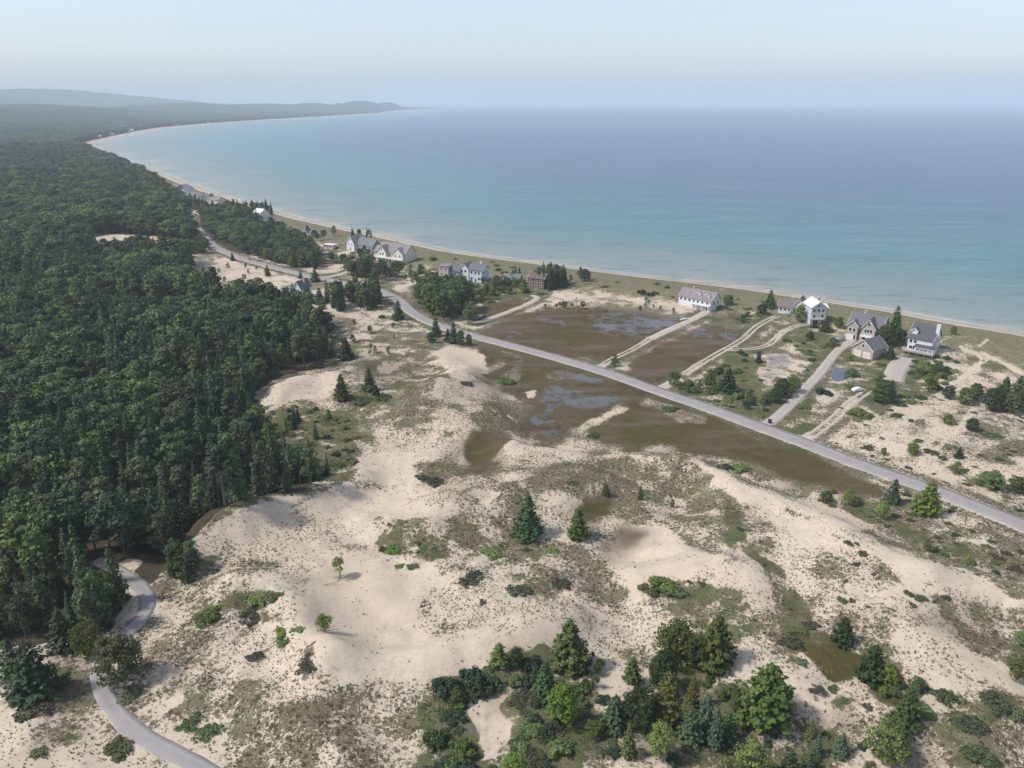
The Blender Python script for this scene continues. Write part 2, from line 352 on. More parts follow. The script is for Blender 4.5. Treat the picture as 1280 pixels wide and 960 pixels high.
ZR = 2.4          # level of road and wet meadow
ZP = 6.0          # level of the lane in the dunes
ROAD = wline([(1700, 850), (1500, 755), (1380, 702), (1280, 657), (1235, 639), (1185, 619), (1135, 601.5), (1060, 575), (1020, 559), (967, 540), (940, 530), (880, 508), (835, 493), (797, 479.5), (760, 466.5), (691, 446), (635, 431), (579, 416.5), (556, 409),
              (531, 399), (512, 387.5), (499, 375), (481, 366), (466, 360), (428, 353), (400, 348), (387, 345), (350, 336), (312, 326), (290, 318), (269, 308), (256, 296), (247, 285), (240, 275), (236, 268)], ZR, 4)
LANE = wline([(330, 1010), (256, 962), (187, 926), (150, 897), (130, 866), (124, 841), (134, 816), (152, 797), (170, 781), (184, 758), (182, 742), (172, 730), (156, 718), (140, 709), (120, 700)], ZP, 2)
DRIVES = [  # pixels, width, style
    ([(594, 404), (615, 397), (640, 388), (662, 379), (672, 372), (664, 369)], 3.4, 'gravel'),
    ([(750, 459), (765, 449), (790, 437), (812, 424)], 3.0, 'tracks'),
    ([(812, 424), (840, 411), (860, 402), (880, 392), (886, 387)], 4.4, 'gravel'),
    ([(826, 486), (836, 481), (846, 475)], 4.4, 'gravel'),
    ([(856, 467), (880, 452), (905, 437.5)], 3.2, 'tracks'),
    ([(905, 437.5), (928, 424), (945, 409), (960, 400), (972, 395)], 3.2, 'tracks'),
    ([(905, 437.5), (930, 436.5), (950, 434.5), (965, 428), (978, 416), (992, 408.5), (1010, 405)], 3.0, 'tracks'),
    ([(952, 532), (968, 524), (986, 508), (1005, 488), (1024, 468), (1038, 450), (1048, 438), (1060, 430), (1066, 425)], 3.9, 'asphalt'),
    ([(1000, 552), (1020, 541), (1045, 521), (1066, 502), (1086, 488)], 3.4, 'tracks'),
    ([(1116, 476), (1121, 464), (1128, 453), (1134, 447)], 8.0, 'asphalt'),
    ([(398, 346), (412, 346), (432, 341), (446, 335)], 4.0, 'gravel'),
]
DRIVE_W = [(wline(p, ZR, 2), w, s) for p, w, s in DRIVES]
RIDGES = [([(220, 700), (300, 655), (380, 625), (445, 600)], 3.2, 9), ([(420, 865), (500, 853), (560, 838), (640, 815), (705, 785)], 3.4, 9), ([(905, 612), (1000, 645), (1070, 690), (1160, 735), (1300, 760)], 3.2, 10),
          ([(300, 740), (345, 742), (385, 790), (420, 835)], 3.2, 8), ([(640, 560), (700, 562), (760, 566), (860, 578), (920, 600)], 2.4, 8), ([(800, 722), (870, 722), (930, 735)], 2.6, 8), ([(460, 650), (480, 655), (530, 668)], 2.0, 6), ([(560, 640), (650, 625), (720, 600)], 2.0, 12),
          ([(330, 885), (370, 920), (440, 940)], 1.6, 6), ([(1010, 690), (1100, 760), (1200, 900)], 2.0, 14), ([(600, 455), (560, 470), (540, 500)], 1.8, 8), ([(320, 500), (400, 470), (460, 480)], 2.2, 10), ([(1120, 690), (1200, 715), (1300, 755)], 1.6, 5)]
RIDGES = [(wline(p, 6, 12), h * 1.25, w * .8) for p, h, w in RIDGES]
BOWLS = [(470, 770, 22, -2.2), (480, 635, 14, -1.4), (775, 680, 9, -2.0), (600, 565, 10, -2.0), (480, 585, 9, -1.2), (1000, 660, 9, -1.2), (740, 635, 8, -1.0)]
_bx, _by = ground_at([b[0] for b in BOWLS], [b[1] for b in BOWLS], 6)
HILLS = [  # far high ground: pixel column, distance, column width, relative depth, top
    (60, 11500, 190, .14, 205), (-120, 10500, 200, .2, 190), (215, 11800, 60, .10, 60), (40, 6000, 150, .16, 62), (-100, 5000, 200, .2, 60), (230, 7600, 110, .13, 62), (330, 8300, 90, .08, 62), (400, 8700, 60, .07, 70), (452, 9300, 36, .06, 84), (490, 9800, 34, .06, 74), (520, 10000, 18, .05, 34), (-60, 3000, 160, .25, 22)]

def height(x, y):
    x = np.asarray(x, float); y = np.asarray(y, float)
    ds = shore_ds(x, y)
    px, py = to_px(x, y, 4.0)
    near = np.clip((900 - y) / 300, 0, 1)
    h = ZR * sstep(ds, 0, 16) + 1.6 * np.exp(-((ds - 42) / 16) ** 2) * (0.5 + fbm(x / 30, y / 30, 2, 31)) * near
    dn = DUN.sample(px, py) * near
    rel = 3.6 + 6.5 * (fbm(x / 62, y / 62, 2, 3) - .5) + 4.2 * (fbm(x / 22, y / 22, 2, 13) - .5) + 1.7 * (fbm(x / 7, y / 7, 2, 23) - .5)
    for P, rh, rw in RIDGES:
        m = (np.abs(x - P[:, 0].mean()) < 260) & (np.abs(y - P[:, 1].mean()) < 260)
        if m.any():
            d = seg_dist(x[m], y[m], P)
            rel[m] = rel[m] + rh * np.exp(-(d / rw) ** 2)
    for bx, by, (_, _, br, bd) in zip(_bx, _by, BOWLS):
        rel = rel + bd * np.exp(-((x - bx) ** 2 + (y - by) ** 2) / (br * br))
    h = h + dn * rel
    fr = FOR.sample(px, py)
    h = h + (1 - dn) * fr * near * 3.0 * fbm(x / 90, y / 90, 2, 41)
    # rising woodland and far hills
    far = np.clip((y - 1500) / 1500, 0, 1) * sstep(ds, 30, 500)
    r = np.hypot(x, y)
    hp, _ = to_px(x, y, 0.0)
    hill = np.zeros_like(x)
    for cp, cr, wpx, wr, top in HILLS:
        hill = np.maximum(hill, top * np.exp(-((hp - cp) / wpx) ** 2 - ((r / cr - 1) / wr) ** 2))
    hill = hill * (0.9 + .25 * fbm(x / 900, y / 900, 3, 51))
    h = h + np.clip((y - 1500) / 1500, 0, 1) * hill * np.where(hp > 420, sstep(ds, 0, 160), sstep(ds, 30, 900)) + far * 14 * fbm(x / 500, y / 500, 2, 61)
    # flattened corridors
    def flat(h, P, z, w0, w1):
        m = (x > P[:, 0].min() - w1) & (x < P[:, 0].max() + w1) & (y > P[:, 1].min() - w1) & (y < P[:, 1].max() + w1)
        if m.any():
            d = seg_dist(x[m], y[m], P)
            k = 1 - sstep(d, w0, w1)
            h[m] = h[m] * (1 - k) + z * k
        return h
    h = flat(h, ROAD, ZR, 6, 22)
    h = flat(h, LANE, ZP, 3.2, 12)
    for P, w, s in DRIVE_W: h = flat(h, P, ZR, w * .5 + 1, w * .5 + 6)
    h = np.where(ds < 0, np.maximum(ds * .03, -4), h)
    return h

def hz(x, y):
    return float(height(np.array([float(x)]), np.array([float(y)]))[0])

def place(pts):
    """photo pixels -> points on the terrain"""
    px = np.array([p[0] for p in pts], float); py = np.array([p[1] for p in pts], float)
    z = np.full(len(pts), 4.0)
    for _ in range(7):
        x, y = ground_at(px, py, z)
        z = .4 * z + .6 * height(x, y)
    x, y = ground_at(px, py, z)
    return x, y, height(x, y)

# ------------------------------------------------------------------ object helpers
def tag(o, label=None, cat=None, group=None, kind=None):
    if label: o['label'] = label
    if cat: o['category'] = cat
    if group: o['group'] = group
    if kind: o['kind'] = kind
    return o

def link(name, me, mat=None, parent=None):
    if mat is not None and len(me.materials) == 0: me.materials.append(mat)
    o = bpy.data.objects.new(name, me); C.objects.link(o)
    if parent is not None: o.parent = parent
    return o

def empty(name, x, y, z, rz=0, sc=1):
    o = bpy.data.objects.new(name, None); C.objects.link(o)
    o.location = (x, y, z); o.rotation_euler = (0, 0, rz)
    o.scale = (sc, sc, sc) if not isinstance(sc, tuple) else sc
    o.empty_display_size = .5
    return o

def np_mesh(name, V, F):
    """V (n,3), F (m,k) with constant k"""
    V = np.asarray(V, np.float32); F = np.asarray(F, np.int32)
    me = bpy.data.meshes.new(name)
    me.vertices.add(len(V)); me.vertices.foreach_set('co', V.ravel())
    k = F.shape[1]
    me.loops.add(F.size); me.loops.foreach_set('vertex_index', F.ravel())
    me.polygons.add(len(F)); me.polygons.foreach_set('loop_start', np.arange(0, F.size, k, dtype=np.int32))
    me.update(calc_edges=True)
    return me

def smooth(me):
    me.polygons.foreach_set('use_smooth', np.ones(len(me.polygons), bool)); me.update()

class MB:
    """collects boxes, prisms and tubes into one mesh"""
    def __init__(s): s.v = []; s.f = []
    def add(s, v, f):
        b = len(s.v); s.v += [tuple(p) for p in v]; s.f += [tuple(b + i for i in q) for q in f]; return s
    def box(s, x0, x1, y0, y1, z0, z1):
        return s.add([(x0, y0, z0), (x1, y0, z0), (x1, y1, z0), (x0, y1, z0), (x0, y0, z1), (x1, y0, z1), (x1, y1, z1), (x0, y1, z1)],
                     [(0, 3, 2, 1), (4, 5, 6, 7), (0, 1, 5, 4), (1, 2, 6, 5), (2, 3, 7, 6), (3, 0, 4, 7)])
    def slab(s, pts, th):
        """polygon given anticlockwise from above, thickened downwards"""
        n = len(pts)
        v = [tuple(p) for p in pts] + [(p[0], p[1], p[2] - th) for p in pts]
        return s.add(v, [tuple(range(n)), tuple(range(2 * n - 1, n - 1, -1))] + [(i, i + n, (i + 1) % n + n, (i + 1) % n) for i in range(n)])
    def tube(s, p0, p1, r0, r1, n=8):
        a, b = Vector(p0), Vector(p1); d = (b - a).normalized()
        u = d.orthogonal().normalized(); w = d.cross(u)
        v = []
        for c, r in ((a, r0), (b, r1)):
            for k in range(n):
                t = k * math.tau / n
                v.append(tuple(c + u * math.cos(t) * r + w * math.sin(t) * r))
        f = [(k, (k + 1) % n, (k + 1) % n + n, k + n) for k in range(n)] + [tuple(range(n - 1, -1, -1)), tuple(range(n, 2 * n))]
        return s.add(v, f)
    def mesh(s, name):
        me = bpy.data.meshes.new(name); me.from_pydata(s.v, [], s.f); me.update(); return me
    def build(s, name, mat, parent=None): return link(name, s.mesh(name), mat, parent)

# ------------------------------------------------------------------ materials
class N:
    def __init__(s, name):
        s.m = bpy.data.materials.new(name); s.m.use_nodes = True
        s.t = s.m.node_tree; s.t.nodes.clear()
        s.out = s.t.nodes.new('ShaderNodeOutputMaterial')
    def n(s, typ, **kw):
        q = s.t.nodes.new(typ)
        for k, v in kw.items():
            if k.startswith('_'): continue
            setattr(q, k, v)
        return q
    def set(s, node, **kw):
        for k, v in kw.items():
            inp = node.inputs[int(k[1:])] if k[0] == 'i' and k[1:].isdigit() else node.inputs[k.replace('_', ' ')]
            if isinstance(v, bpy.types.NodeSocket): s.t.links.new(v, inp)
            else: inp.default_value = v
        return node
    def math(s, op, a, b=None, c=None, clamp=False):
        q = s.n('ShaderNodeMath', operation=op, use_clamp=clamp)
        for i, v in enumerate((a, b, c)):
            if v is None: continue
            if isinstance(v, bpy.types.NodeSocket): s.t.links.new(v, q.inputs[i])
            else: q.inputs[i].default_value = v
        return q.outputs[0]
    def mix(s, f, a, b):
        q = s.n('ShaderNodeMix', data_type='RGBA')
        for i, v in ((0, f), (6, a), (7, b)):
            if isinstance(v, bpy.types.NodeSocket): s.t.links.new(v, q.inputs[i])
            else: q.inputs[i].default_value = (*v, 1) if isinstance(v, tuple) else v
        return q.outputs[2]
    def noise(s, scale, detail=3, rough=.55, vec=None, out=0):
        q = s.n('ShaderNodeTexNoise'); q.inputs['Scale'].default_value = scale; q.inputs['Detail'].default_value = detail; q.inputs['Roughness'].default_value = rough
        if vec is not None: s.t.links.new(vec, q.inputs['Vector'])
        return q.outputs[out]
    def attr(s, name):
        q = s.n('ShaderNodeAttribute', attribute_name=name)
        sp = s.n('ShaderNodeSeparateColor'); s.t.links.new(q.outputs['Color'], sp.inputs[0])
        return sp.outputs[0], sp.outputs[1], sp.outputs[2]
    def step(s, v, lo, hi):
        q = s.n('ShaderNodeMapRange', interpolation_type='SMOOTHSTEP')
        s.t.links.new(v, q.inputs[0]); q.inputs[1].default_value = lo; q.inputs[2].default_value = hi
        return q.outputs[0]
    def bsdf(s, color, rough=.8, spec=.3, normal=None, **kw):
        q = s.n('ShaderNodeBsdfPrincipled')
        s.set(q, Base_Color=color if isinstance(color, bpy.types.NodeSocket) else (*color, 1), Roughness=rough)
        if isinstance(spec, bpy.types.NodeSocket): s.t.links.new(spec, q.inputs['Specular IOR Level'])
        else: q.inputs['Specular IOR Level'].default_value = spec
        if normal is not None: s.t.links.new(normal, q.inputs['Normal'])
        for k, v in kw.items(): s.set(q, **{k: v})
        s.t.links.new(q.outputs[0], s.out.inputs['Surface'])
        return q
    def bump(s, hgt, strength=.5, dist=.1):
        q = s.n('ShaderNodeBump'); s.t.links.new(hgt, q.inputs['Height']); q.inputs['Strength'].default_value = strength; q.inputs['Distance'].default_value = dist
        return q.outputs[0]

def simple(name, col, rough=.75, var=.12, scale=1.5, spec=.3, metallic=0.0):
    m = N(name); pos = m.n('ShaderNodeTexCoord').outputs['Object']
    n = m.noise(scale, 4, .6, pos)
    hi = tuple(min(1, c * (1 + var)) for c in col); lo = tuple(c * (1 - var) for c in col)
    m.bsdf(m.mix(n, lo, hi), rough, spec, m.bump(m.noise(scale * 6, 2, .5, pos), .2, .02), Metallic=metallic)
    return m.m

def mat_ground():
    m = N('ground_cover')
    pos = m.n('ShaderNodeNewGeometry').outputs['Position']
    g, h, w = m.attr('cov_a'); p, s, t = m.attr('cov_b'); f, r, o = m.attr('cov_c'); b, hillf, wetb = m.attr('cov_d')
    n1 = m.noise(.22, 5, .62, pos); n2 = m.noise(.9, 4, .6, pos); n3 = m.noise(3.2, 3, .6, pos); nL = m.noise(.035, 3, .5, pos)
    mot = m.math('ADD', m.math('MULTIPLY', n1, .5), m.math('ADD', m.math('MULTIPLY', n2, .35), m.math('MULTIPLY', n3, .15)))
    sand = m.mix(m.step(nL, .35, .65), (.485, .408, .320), (.54, .458, .365))
    sand = m.mix(m.step(n2, .35, .75), sand, (.44, .368, .285))
    def cover(d, edge=.03, gain=1.6, src=mot):
        # noise centred on .5 -> covered where noise < density
        v = m.math('SUBTRACT', m.math('ADD', m.math('MULTIPLY', m.math('SUBTRACT', d, .5), .34), .5), src)
        return m.step(v, -edge, edge)
    col = sand
    # smudges of dark organic litter blown over the sand
    col = m.mix(m.math('MULTIPLY', s, m.math('ADD', .75, m.math('MULTIPLY', n1, .5)), clamp=True), col, (.115, .088, .070))
    # fine scattered litter
    vo = m.n('ShaderNodeTexVoronoi', feature='F1'); vo.inputs['Scale'].default_value = 1.15; vo.inputs['Randomness'].default_value = 1
    m.t.links.new(pos, vo.inputs['Vector'])
    vsep = m.n('ShaderNodeSeparateColor'); m.t.links.new(vo.outputs['Color'], vsep.inputs[0])
    rad = m.math('MULTIPLY', m.math('SUBTRACT', m.math('MULTIPLY', t, 1.25), vsep.outputs[0]), .42)
    dot = m.step(m.math('SUBTRACT', rad, vo.outputs['Distance']), -.06, .06)
    dot = m.math('MULTIPLY', dot, m.step(n2, .38, .55))
    dotc = m.mix(vsep.outputs[1], (.12, .085, .06), (.15, .14, .085))
    col = m.mix(m.math('MULTIPLY', dot, .85), col, dotc)
    hn = m.math('ADD', m.math('MULTIPLY', n1, .34), m.math('ADD', m.math('MULTIPLY', m.noise(1.3, 5, .7, pos), .40), m.math('MULTIPLY', n3, .26)))
    heathc = m.mix(m.step(n3, .3, .7), (.065, .057, .033), (.155, .137, .086))
    heathc = m.mix(m.step(n1, .44, .66), heathc, m.mix(n3, (.055, .060, .026), (.125, .122, .062)))
    col = m.mix(m.math('MULTIPLY', cover(h, .03, src=hn), .9), col, heathc)
    vo2 = m.n('ShaderNodeTexVoronoi', feature='F1'); vo2.inputs['Scale'].default_value = .75; m.t.links.new(pos, vo2.inputs['Vector'])
    blot = m.math('MULTIPLY', m.step(m.math('ADD', vo2.outputs['Distance'], m.math('MULTIPLY', n3, .4)), .62, .42), m.step(h, .22, .5))
    col = m.mix(m.math('MULTIPLY', blot, .8), col, m.mix(vo2.outputs['Distance'], (.040, .038, .022), (.085, .075, .045)))
    greenc = m.mix(m.step(n3, .3, .7), (.050, .062, .027), (.095, .108, .048))
    greenc = m.mix(m.step(n1, .42, .62), greenc, (.115, .108, .055))
    mot2 = m.math('ADD', m.math('MULTIPLY', m.noise(.16, 4, .6, m.set(m.n('ShaderNodeVectorMath', operation='ADD'), i0=pos, i1=(37, 91, 5)).outputs[0]), .6), m.math('MULTIPLY', n2, .4))
    col = m.mix(m.math('MULTIPLY', cover(g, .035, src=mot2), .92), col, greenc)
    # dune grass of the beach ridge
    grassc = m.mix(m.step(n2, .3, .7), (.105, .105, .055), (.20, .18, .115))
    col = m.mix(cover(b, .08), col, grassc)
    hn_ = hn
    # wet meadow: olive, brown, pools
    wetc = m.mix(m.step(n1, .35, .65), (.058, .050, .024), (.105, .080, .045))
    wetc = m.mix(r, wetc, m.mix(n2, (.078, .052, .034), (.125, .086, .058)))
    wetc = m.mix(o, wetc, m.mix(n2, (.044, .046, .013), (.080, .070, .022)))
    wave = m.n('ShaderNodeMapping'); m.t.links.new(pos, wave.inputs[0]); wave.inputs['Scale'].default_value = (.03, .12, .1)
    ns = m.noise(1, 4, .6, wave.outputs[0])
    wetc = m.mix(m.math('MULTIPLY', m.step(ns, .45, .66), .45), wetc, (.155, .128, .105))
    wetc = m.mix(m.math('MULTIPLY', m.step(mot, .53, .60), .6), wetc, (.040, .048, .014))
    col = m.mix(m.step(m.math('ADD', w, m.math('MULTIPLY', m.math('SUBTRACT', hn_, .5), 3.2)), .25, .75), col, wetc)
    pc = m.step(m.math('ADD', p, m.math('MULTIPLY', m.math('SUBTRACT', m.math('MULTIPLY', m.math('ADD', ns, n1), .5), .5), 4.5)), .35, 1.15)
    col = m.mix(m.math('MULTIPLY', pc, .75), col, (.10, .10, .112))
    # red-brown litter and forest floor
    col = m.mix(m.step(m.math('ADD', f, m.math('MULTIPLY', m.math('SUBTRACT', mot, .5), .8)), .4, .6), col, m.mix(n2, (.035, .033, .02), (.085, .07, .045)))
    # far woodland ground
    col = m.mix(hillf, col, m.mix(n1, (.03, .045, .022), (.05, .07, .03)))
    # damp strip at the water's edge
    col = m.mix(wetb, col, (.33, .27, .21))
    spec = m.math('ADD', .05, m.math('MULTIPLY', pc, .26))
    rough = m.math('SUBTRACT', .92, m.math('MULTIPLY', pc, .68))
    bh = m.math('ADD', m.math('MULTIPLY', n2, .7), m.math('MULTIPLY', n3, .3))
    m.bsdf(col, rough, spec, m.bump(bh, .55, .35))
    return m.m

def mat_water():
    m = N('lake_water')
    pos = m.n('ShaderNodeNewGeometry').outputs['Position']
    d, d2, _ = m.attr('depth')
    nz = m.noise(.012, 3, .5, pos)
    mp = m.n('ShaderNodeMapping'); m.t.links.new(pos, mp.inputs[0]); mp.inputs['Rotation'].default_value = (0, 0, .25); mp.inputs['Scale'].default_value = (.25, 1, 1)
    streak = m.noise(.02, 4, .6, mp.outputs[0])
    dd = m.math('ADD', d, m.math('MULTIPLY', m.math('SUBTRACT', nz, .5), m.math('MULTIPLY', m.math('SUBTRACT', 1.0, d), .12)))
    ramp = m.n('ShaderNodeValToRGB'); m.t.links.new(dd, ramp.inputs[0])
    els = [(0, (.36, .32, .25)), (.025, (.22, .25, .225)), (.10, (.135, .20, .20)), (.20, (.065, .185, .19)), (.36, (.045, .155, .18)), (.55, (.038, .118, .175)), (1, (.03, .085, .165))]
    e = ramp.color_ramp.elements
    e[0].position, e[0].color = els[0][0], (*els[0][1], 1); e[1].position, e[1].color = els[1][0], (*els[1][1], 1)
    for q, c in els[2:]:
        k = e.new(q); k.color = (*c, 1)
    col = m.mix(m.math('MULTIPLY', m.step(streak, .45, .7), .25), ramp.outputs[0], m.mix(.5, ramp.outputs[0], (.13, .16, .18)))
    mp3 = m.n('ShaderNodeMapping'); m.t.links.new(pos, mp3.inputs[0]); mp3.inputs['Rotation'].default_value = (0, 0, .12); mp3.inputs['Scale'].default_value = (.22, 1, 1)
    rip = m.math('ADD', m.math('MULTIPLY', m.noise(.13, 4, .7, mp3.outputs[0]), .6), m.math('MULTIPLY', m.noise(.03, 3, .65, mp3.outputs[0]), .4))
    bar = m.math('ABSOLUTE', m.math('SUBTRACT', dd, .085)); col = m.mix(m.math('MULTIPLY', m.step(bar, .03, .0), .45), col, (.17, .22, .20))
    foam = m.math('MULTIPLY', m.step(m.math('ABSOLUTE', m.math('SUBTRACT', d, .006)), .004, .0), m.step(nz, .42, .55)); col = m.mix(m.math('MULTIPLY', foam, .3), col, (.7, .7, .68))
    col = m.mix(m.math('MULTIPLY', m.step(rip, .52, .60), .42), col, (.035, .085, .115)); col = m.mix(m.math('MULTIPLY', m.step(rip, .48, .40), .28), col, (.17, .25, .27))  # dark and light sides of ripples painted into the water colour
    mp2 = m.n('ShaderNodeMapping'); m.t.links.new(pos, mp2.inputs[0]); mp2.inputs['Rotation'].default_value = (0, 0, .2); mp2.inputs['Scale'].default_value = (.35, 1, 1)
    w = m.math('ADD', m.noise(.35, 4, .65, mp2.outputs[0]), m.math('MULTIPLY', m.noise(.05, 2, .5, mp2.outputs[0]), 1.5))
    m.bsdf(col, .25, .34, m.bump(w, 1.0, 1.6))
    return m.m

def mat_leaf(name, lo, hi, alt=None, altp=.15, trans=.12):
    m = N(name)
    info = m.n('ShaderNodeObjectInfo'); rnd = info.outputs['Random']
    geo = m.n('ShaderNodeNewGeometry')
    isl = geo.outputs['Random Per Island']
    col = m.mix(isl, lo, hi)
    q = m.n('ShaderNodeHueSaturation')
    m.t.links.new(col, q.inputs['Color'])
    m.t.links.new(m.math('ADD', .476, m.math('MULTIPLY', rnd, .046)), q.inputs['Hue'])
    m.t.links.new(m.math('ADD', .80, m.math('MULTIPLY', m.math('FRACT', m.math('MULTIPLY', rnd, 7.31)), 1.15)), q.inputs['Value'])
    m.t.links.new(m.math('ADD', .8, m.math('MULTIPLY', m.math('FRACT', m.math('MULTIPLY', rnd, 3.7)), .3)), q.inputs['Saturation'])
    c = q.outputs[0]
    if alt is not None:
        c = m.mix(m.math('GREATER_THAN', m.math('FRACT', m.math('MULTIPLY', rnd, 13.7)), 1 - altp), c, m.mix(isl, alt, tuple(v * 1.3 for v in alt)))
    b = m.bsdf(c, .62, .25)
    tr = m.n('ShaderNodeBsdfTranslucent'); m.t.links.new(c, tr.inputs[0])
    mx = m.n('ShaderNodeMixShader'); mx.inputs[0].default_value = trans
    m.t.links.new(b.outputs[0], mx.inputs[1]); m.t.links.new(tr.outputs[0], mx.inputs[2]); m.t.links.new(mx.outputs[0], m.out.inputs['Surface'])
    return m.m

def mat_canopy():
    m = N('far_canopy'); pos = m.n('ShaderNodeNewGeometry').outputs['Position']
    a = m.noise(.02, 4, .6, pos); b = m.noise(.0022, 4, .6, pos); c = m.noise(.12, 2, .5, pos)
    col = m.mix(m.step(a, .35, .65), (.022, .045, .024), (.055, .085, .036))
    col = m.mix(m.step(b, .42, .6), col, (.028, .042, .03))
    col = m.mix(m.math('MULTIPLY', m.step(m.noise(.004, 3, .6, pos), .66, .7), .5), col, (.13, .14, .07))
    m.bsdf(col, .9, .1, m.bump(m.math('ADD', c, a), 1.0, 9))
    return m.m

M = dict(
    ground=mat_ground(), water=mat_water(), canopy=mat_canopy(),
    bark=simple('bark', (.11, .085, .065), .9, .3, 6), dead=simple('dead_wood', (.33, .29, .25), .9, .2, 5),
    spruce=mat_leaf('spruce_needles', (.020, .040, .017), (.048, .082, .030), (.05, .075, .022), .12, .08),
    pine=mat_leaf('pine_needles', (.028, .046, .015), (.072, .101, .028), (.030, .046, .024), .2, .1),
    fresh=mat_leaf('fresh_needles', (.036, .060, .013), (.098, .130, .026), (.030, .052, .016), .3, .12),
    leafy=mat_leaf('broad_leaves', (.038, .063, .018), (.092, .130, .036), (.030, .052, .026), .35, .18),
    lime=mat_leaf('young_leaves', (.06, .095, .02), (.12, .16, .04), None, 0, .2),
    yellowpine=mat_leaf('yellow_green_needles', (.075, .095, .022), (.135, .145, .036), None, 0, .12),
    blue=mat_leaf('blue_green_needles', (.030, .054, .032), (.068, .10, .058), None, 0, .08),
    juniper=mat_leaf('juniper', (.032, .048, .02), (.075, .095, .038), (.055, .055, .035), .25, .08),
    grass=mat_leaf('marram', (.13, .12, .06), (.26, .23, .13), (.09, .07, .05), .3, .1),
    asphalt=None, white=simple('white_paint', (.62, .63, .65), .55, .12), tan=simple('taupe_shingle', (.36, .31, .26), .8, .12, 2), cream=simple('cream_siding', (.6, .55, .47), .7, .08),
    pink=simple('weathered_tan_siding', (.52, .44, .38), .75, .1), grey=simple('grey_siding', (.34, .35, .38), .7, .1), ltgrey=simple('pale_grey_siding', (.5, .52, .56), .7, .08), brown=simple('red_brown_siding', (.17, .105, .085), .8, .12),
    bluewh=simple('pale_blue_siding', (.55, .62, .72), .7, .06), greengrey=simple('green_grey_siding', (.25, .29, .27), .8, .1),
    roof=simple('grey_shingle', (.135, .13, .15), .85, .18, 3), roofd=simple('dark_shingle', (.085, .085, .10), .85, .18, 3), roofp=simple('purple_grey_shingle', (.21, .185, .20), .85, .15, 3), roofb=simple('brown_shingle', (.17, .13, .125), .85, .15, 3),
    roofm=simple('pale_metal_roof', (.62, .62, .62), .45, .05, 3, .5), roofg=simple('green_grey_shingle', (.15, .16, .16), .85, .15, 3), roofr=simple('rust_shingle', (.15, .10, .09), .85, .15, 3),
    glass=simple('window_glass', (.03, .04, .055), .12, .1, 1, .6), trim=simple('white_trim', (.8, .8, .8), .5, .03), door=simple('dark_door', (.08, .06, .06), .6, .1), wood=simple('deck_wood', (.3, .26, .22), .8, .15, 4), stone=simple('chimney_stone', (.4, .37, .34), .85, .2, 5),
    carwhite=simple('white_car_paint', (.75, .76, .78), .25, .02, 1, .6), cargrey=simple('silver_car_paint', (.42, .45, .50), .25, .02, 1, .6, .4), carblack=simple('black_car_paint', (.02, .022, .028), .2, .02, 1, .6), rubber=simple('rubber', (.02, .02, .02), .8, .1), metal=simple('galvanised_metal', (.5, .5, .5), .4, .1, 4, .5, .6),
    polewood=simple('pole_wood', (.30, .27, .24), .9, .2, 6), binblack=simple('dark_plastic', (.02, .02, .022), .5, .1), red=simple('red_paint', (.45, .07, .05), .4, .05))

def mat_road(name, base, patch):
    m = N(name); pos = m.n('ShaderNodeNewGeometry').outputs['Position']
    u, v, w = m.attr('strip')
    a = m.noise(.35, 4, .6, pos); b = m.noise(7, 3, .6, pos); c = m.noise(.06, 2, .5, pos)
    col = m.mix(m.step(a, .35, .65), base, patch)
    col = m.mix(m.math('MULTIPLY', b, .35), col, tuple(x * .6 for x in base))
    col = m.mix(m.math('MULTIPLY', m.step(c, .5, .6), .25), col, tuple(x * .8 for x in base))
    # sand drifted over the edges
    e = m.step(m.math('ADD', m.math('ABSOLUTE', m.math('SUBTRACT', u, .5)), m.math('MULTIPLY', m.math('SUBTRACT', a, .5), .22)), .43, .50)
    col = m.mix(m.math('MULTIPLY', e, .7), col, (.44, .37, .30))
    tr = m.step(m.math('ABSOLUTE', m.math('SUBTRACT', m.math('ABSOLUTE', m.math('SUBTRACT', u, .5)), .22)), .10, .02)
    col = m.mix(m.math('MULTIPLY', tr, .16), col, tuple(x * 1.35 for x in base))
    m.bsdf(col, .88, .25, m.bump(b, .3, .02))
    return m.m
M['asphalt'] = mat_road('old_asphalt', (.285, .265, .26), (.325, .305, .295))
M['gravel'] = mat_road('gravel_track', (.40, .355, .30), (.46, .41, .345))
M['drive'] = mat_road('pale_drive', (.37, .335, .295), (.42, .38, .33))

print('T', round(_tm.time() - _t0, 1), 'ground sheet')
# ------------------------------------------------------------------ ground sheet
dep = np.concatenate([np.linspace(62, 2.4, 880)])
rad = CAM_H / np.tan(np.radians(dep))
rad = np.concatenate([rad, np.geomspace(rad[-1] * 1.006, 17000, 170)])
az = np.radians(np.concatenate([np.linspace(-62, -50, 30)[:-1], np.linspace(-50, 50, 1280), np.linspace(50, 62, 30)[1:]]))
A, R_ = np.meshgrid(az, rad)
GX, GY = (np.sin(A) * R_).ravel(), (np.cos(A) * R_).ravel()
GZ = height(GX, GY)
DS = shore_ds(GX, GY)
warp = 1.0
wx = (fbm(GX / 9, GY / 9, 3, 71) - .5) * 9; wy = (fbm(GX / 9 + 50, GY / 9, 3, 72) - .5) * 9
wk = sstep(np.hypot(GX, GY), 2500, 1200)
PX, PY = to_px(GX + wx * wk, GY + wy * wk, GZ)
PX0, PY0 = to_px(GX, GY, GZ)
beach = sstep(DS, 9, 14) * (1 - sstep(DS, 48, 75)) * (np.hypot(GX, GY) < 3000)
bw_ = 4.5 + 10 * sstep(GY, 450, 900)
sandstrip = (1 - sstep(DS, bw_, bw_ + 5)) * (DS > -40)
layers = {}
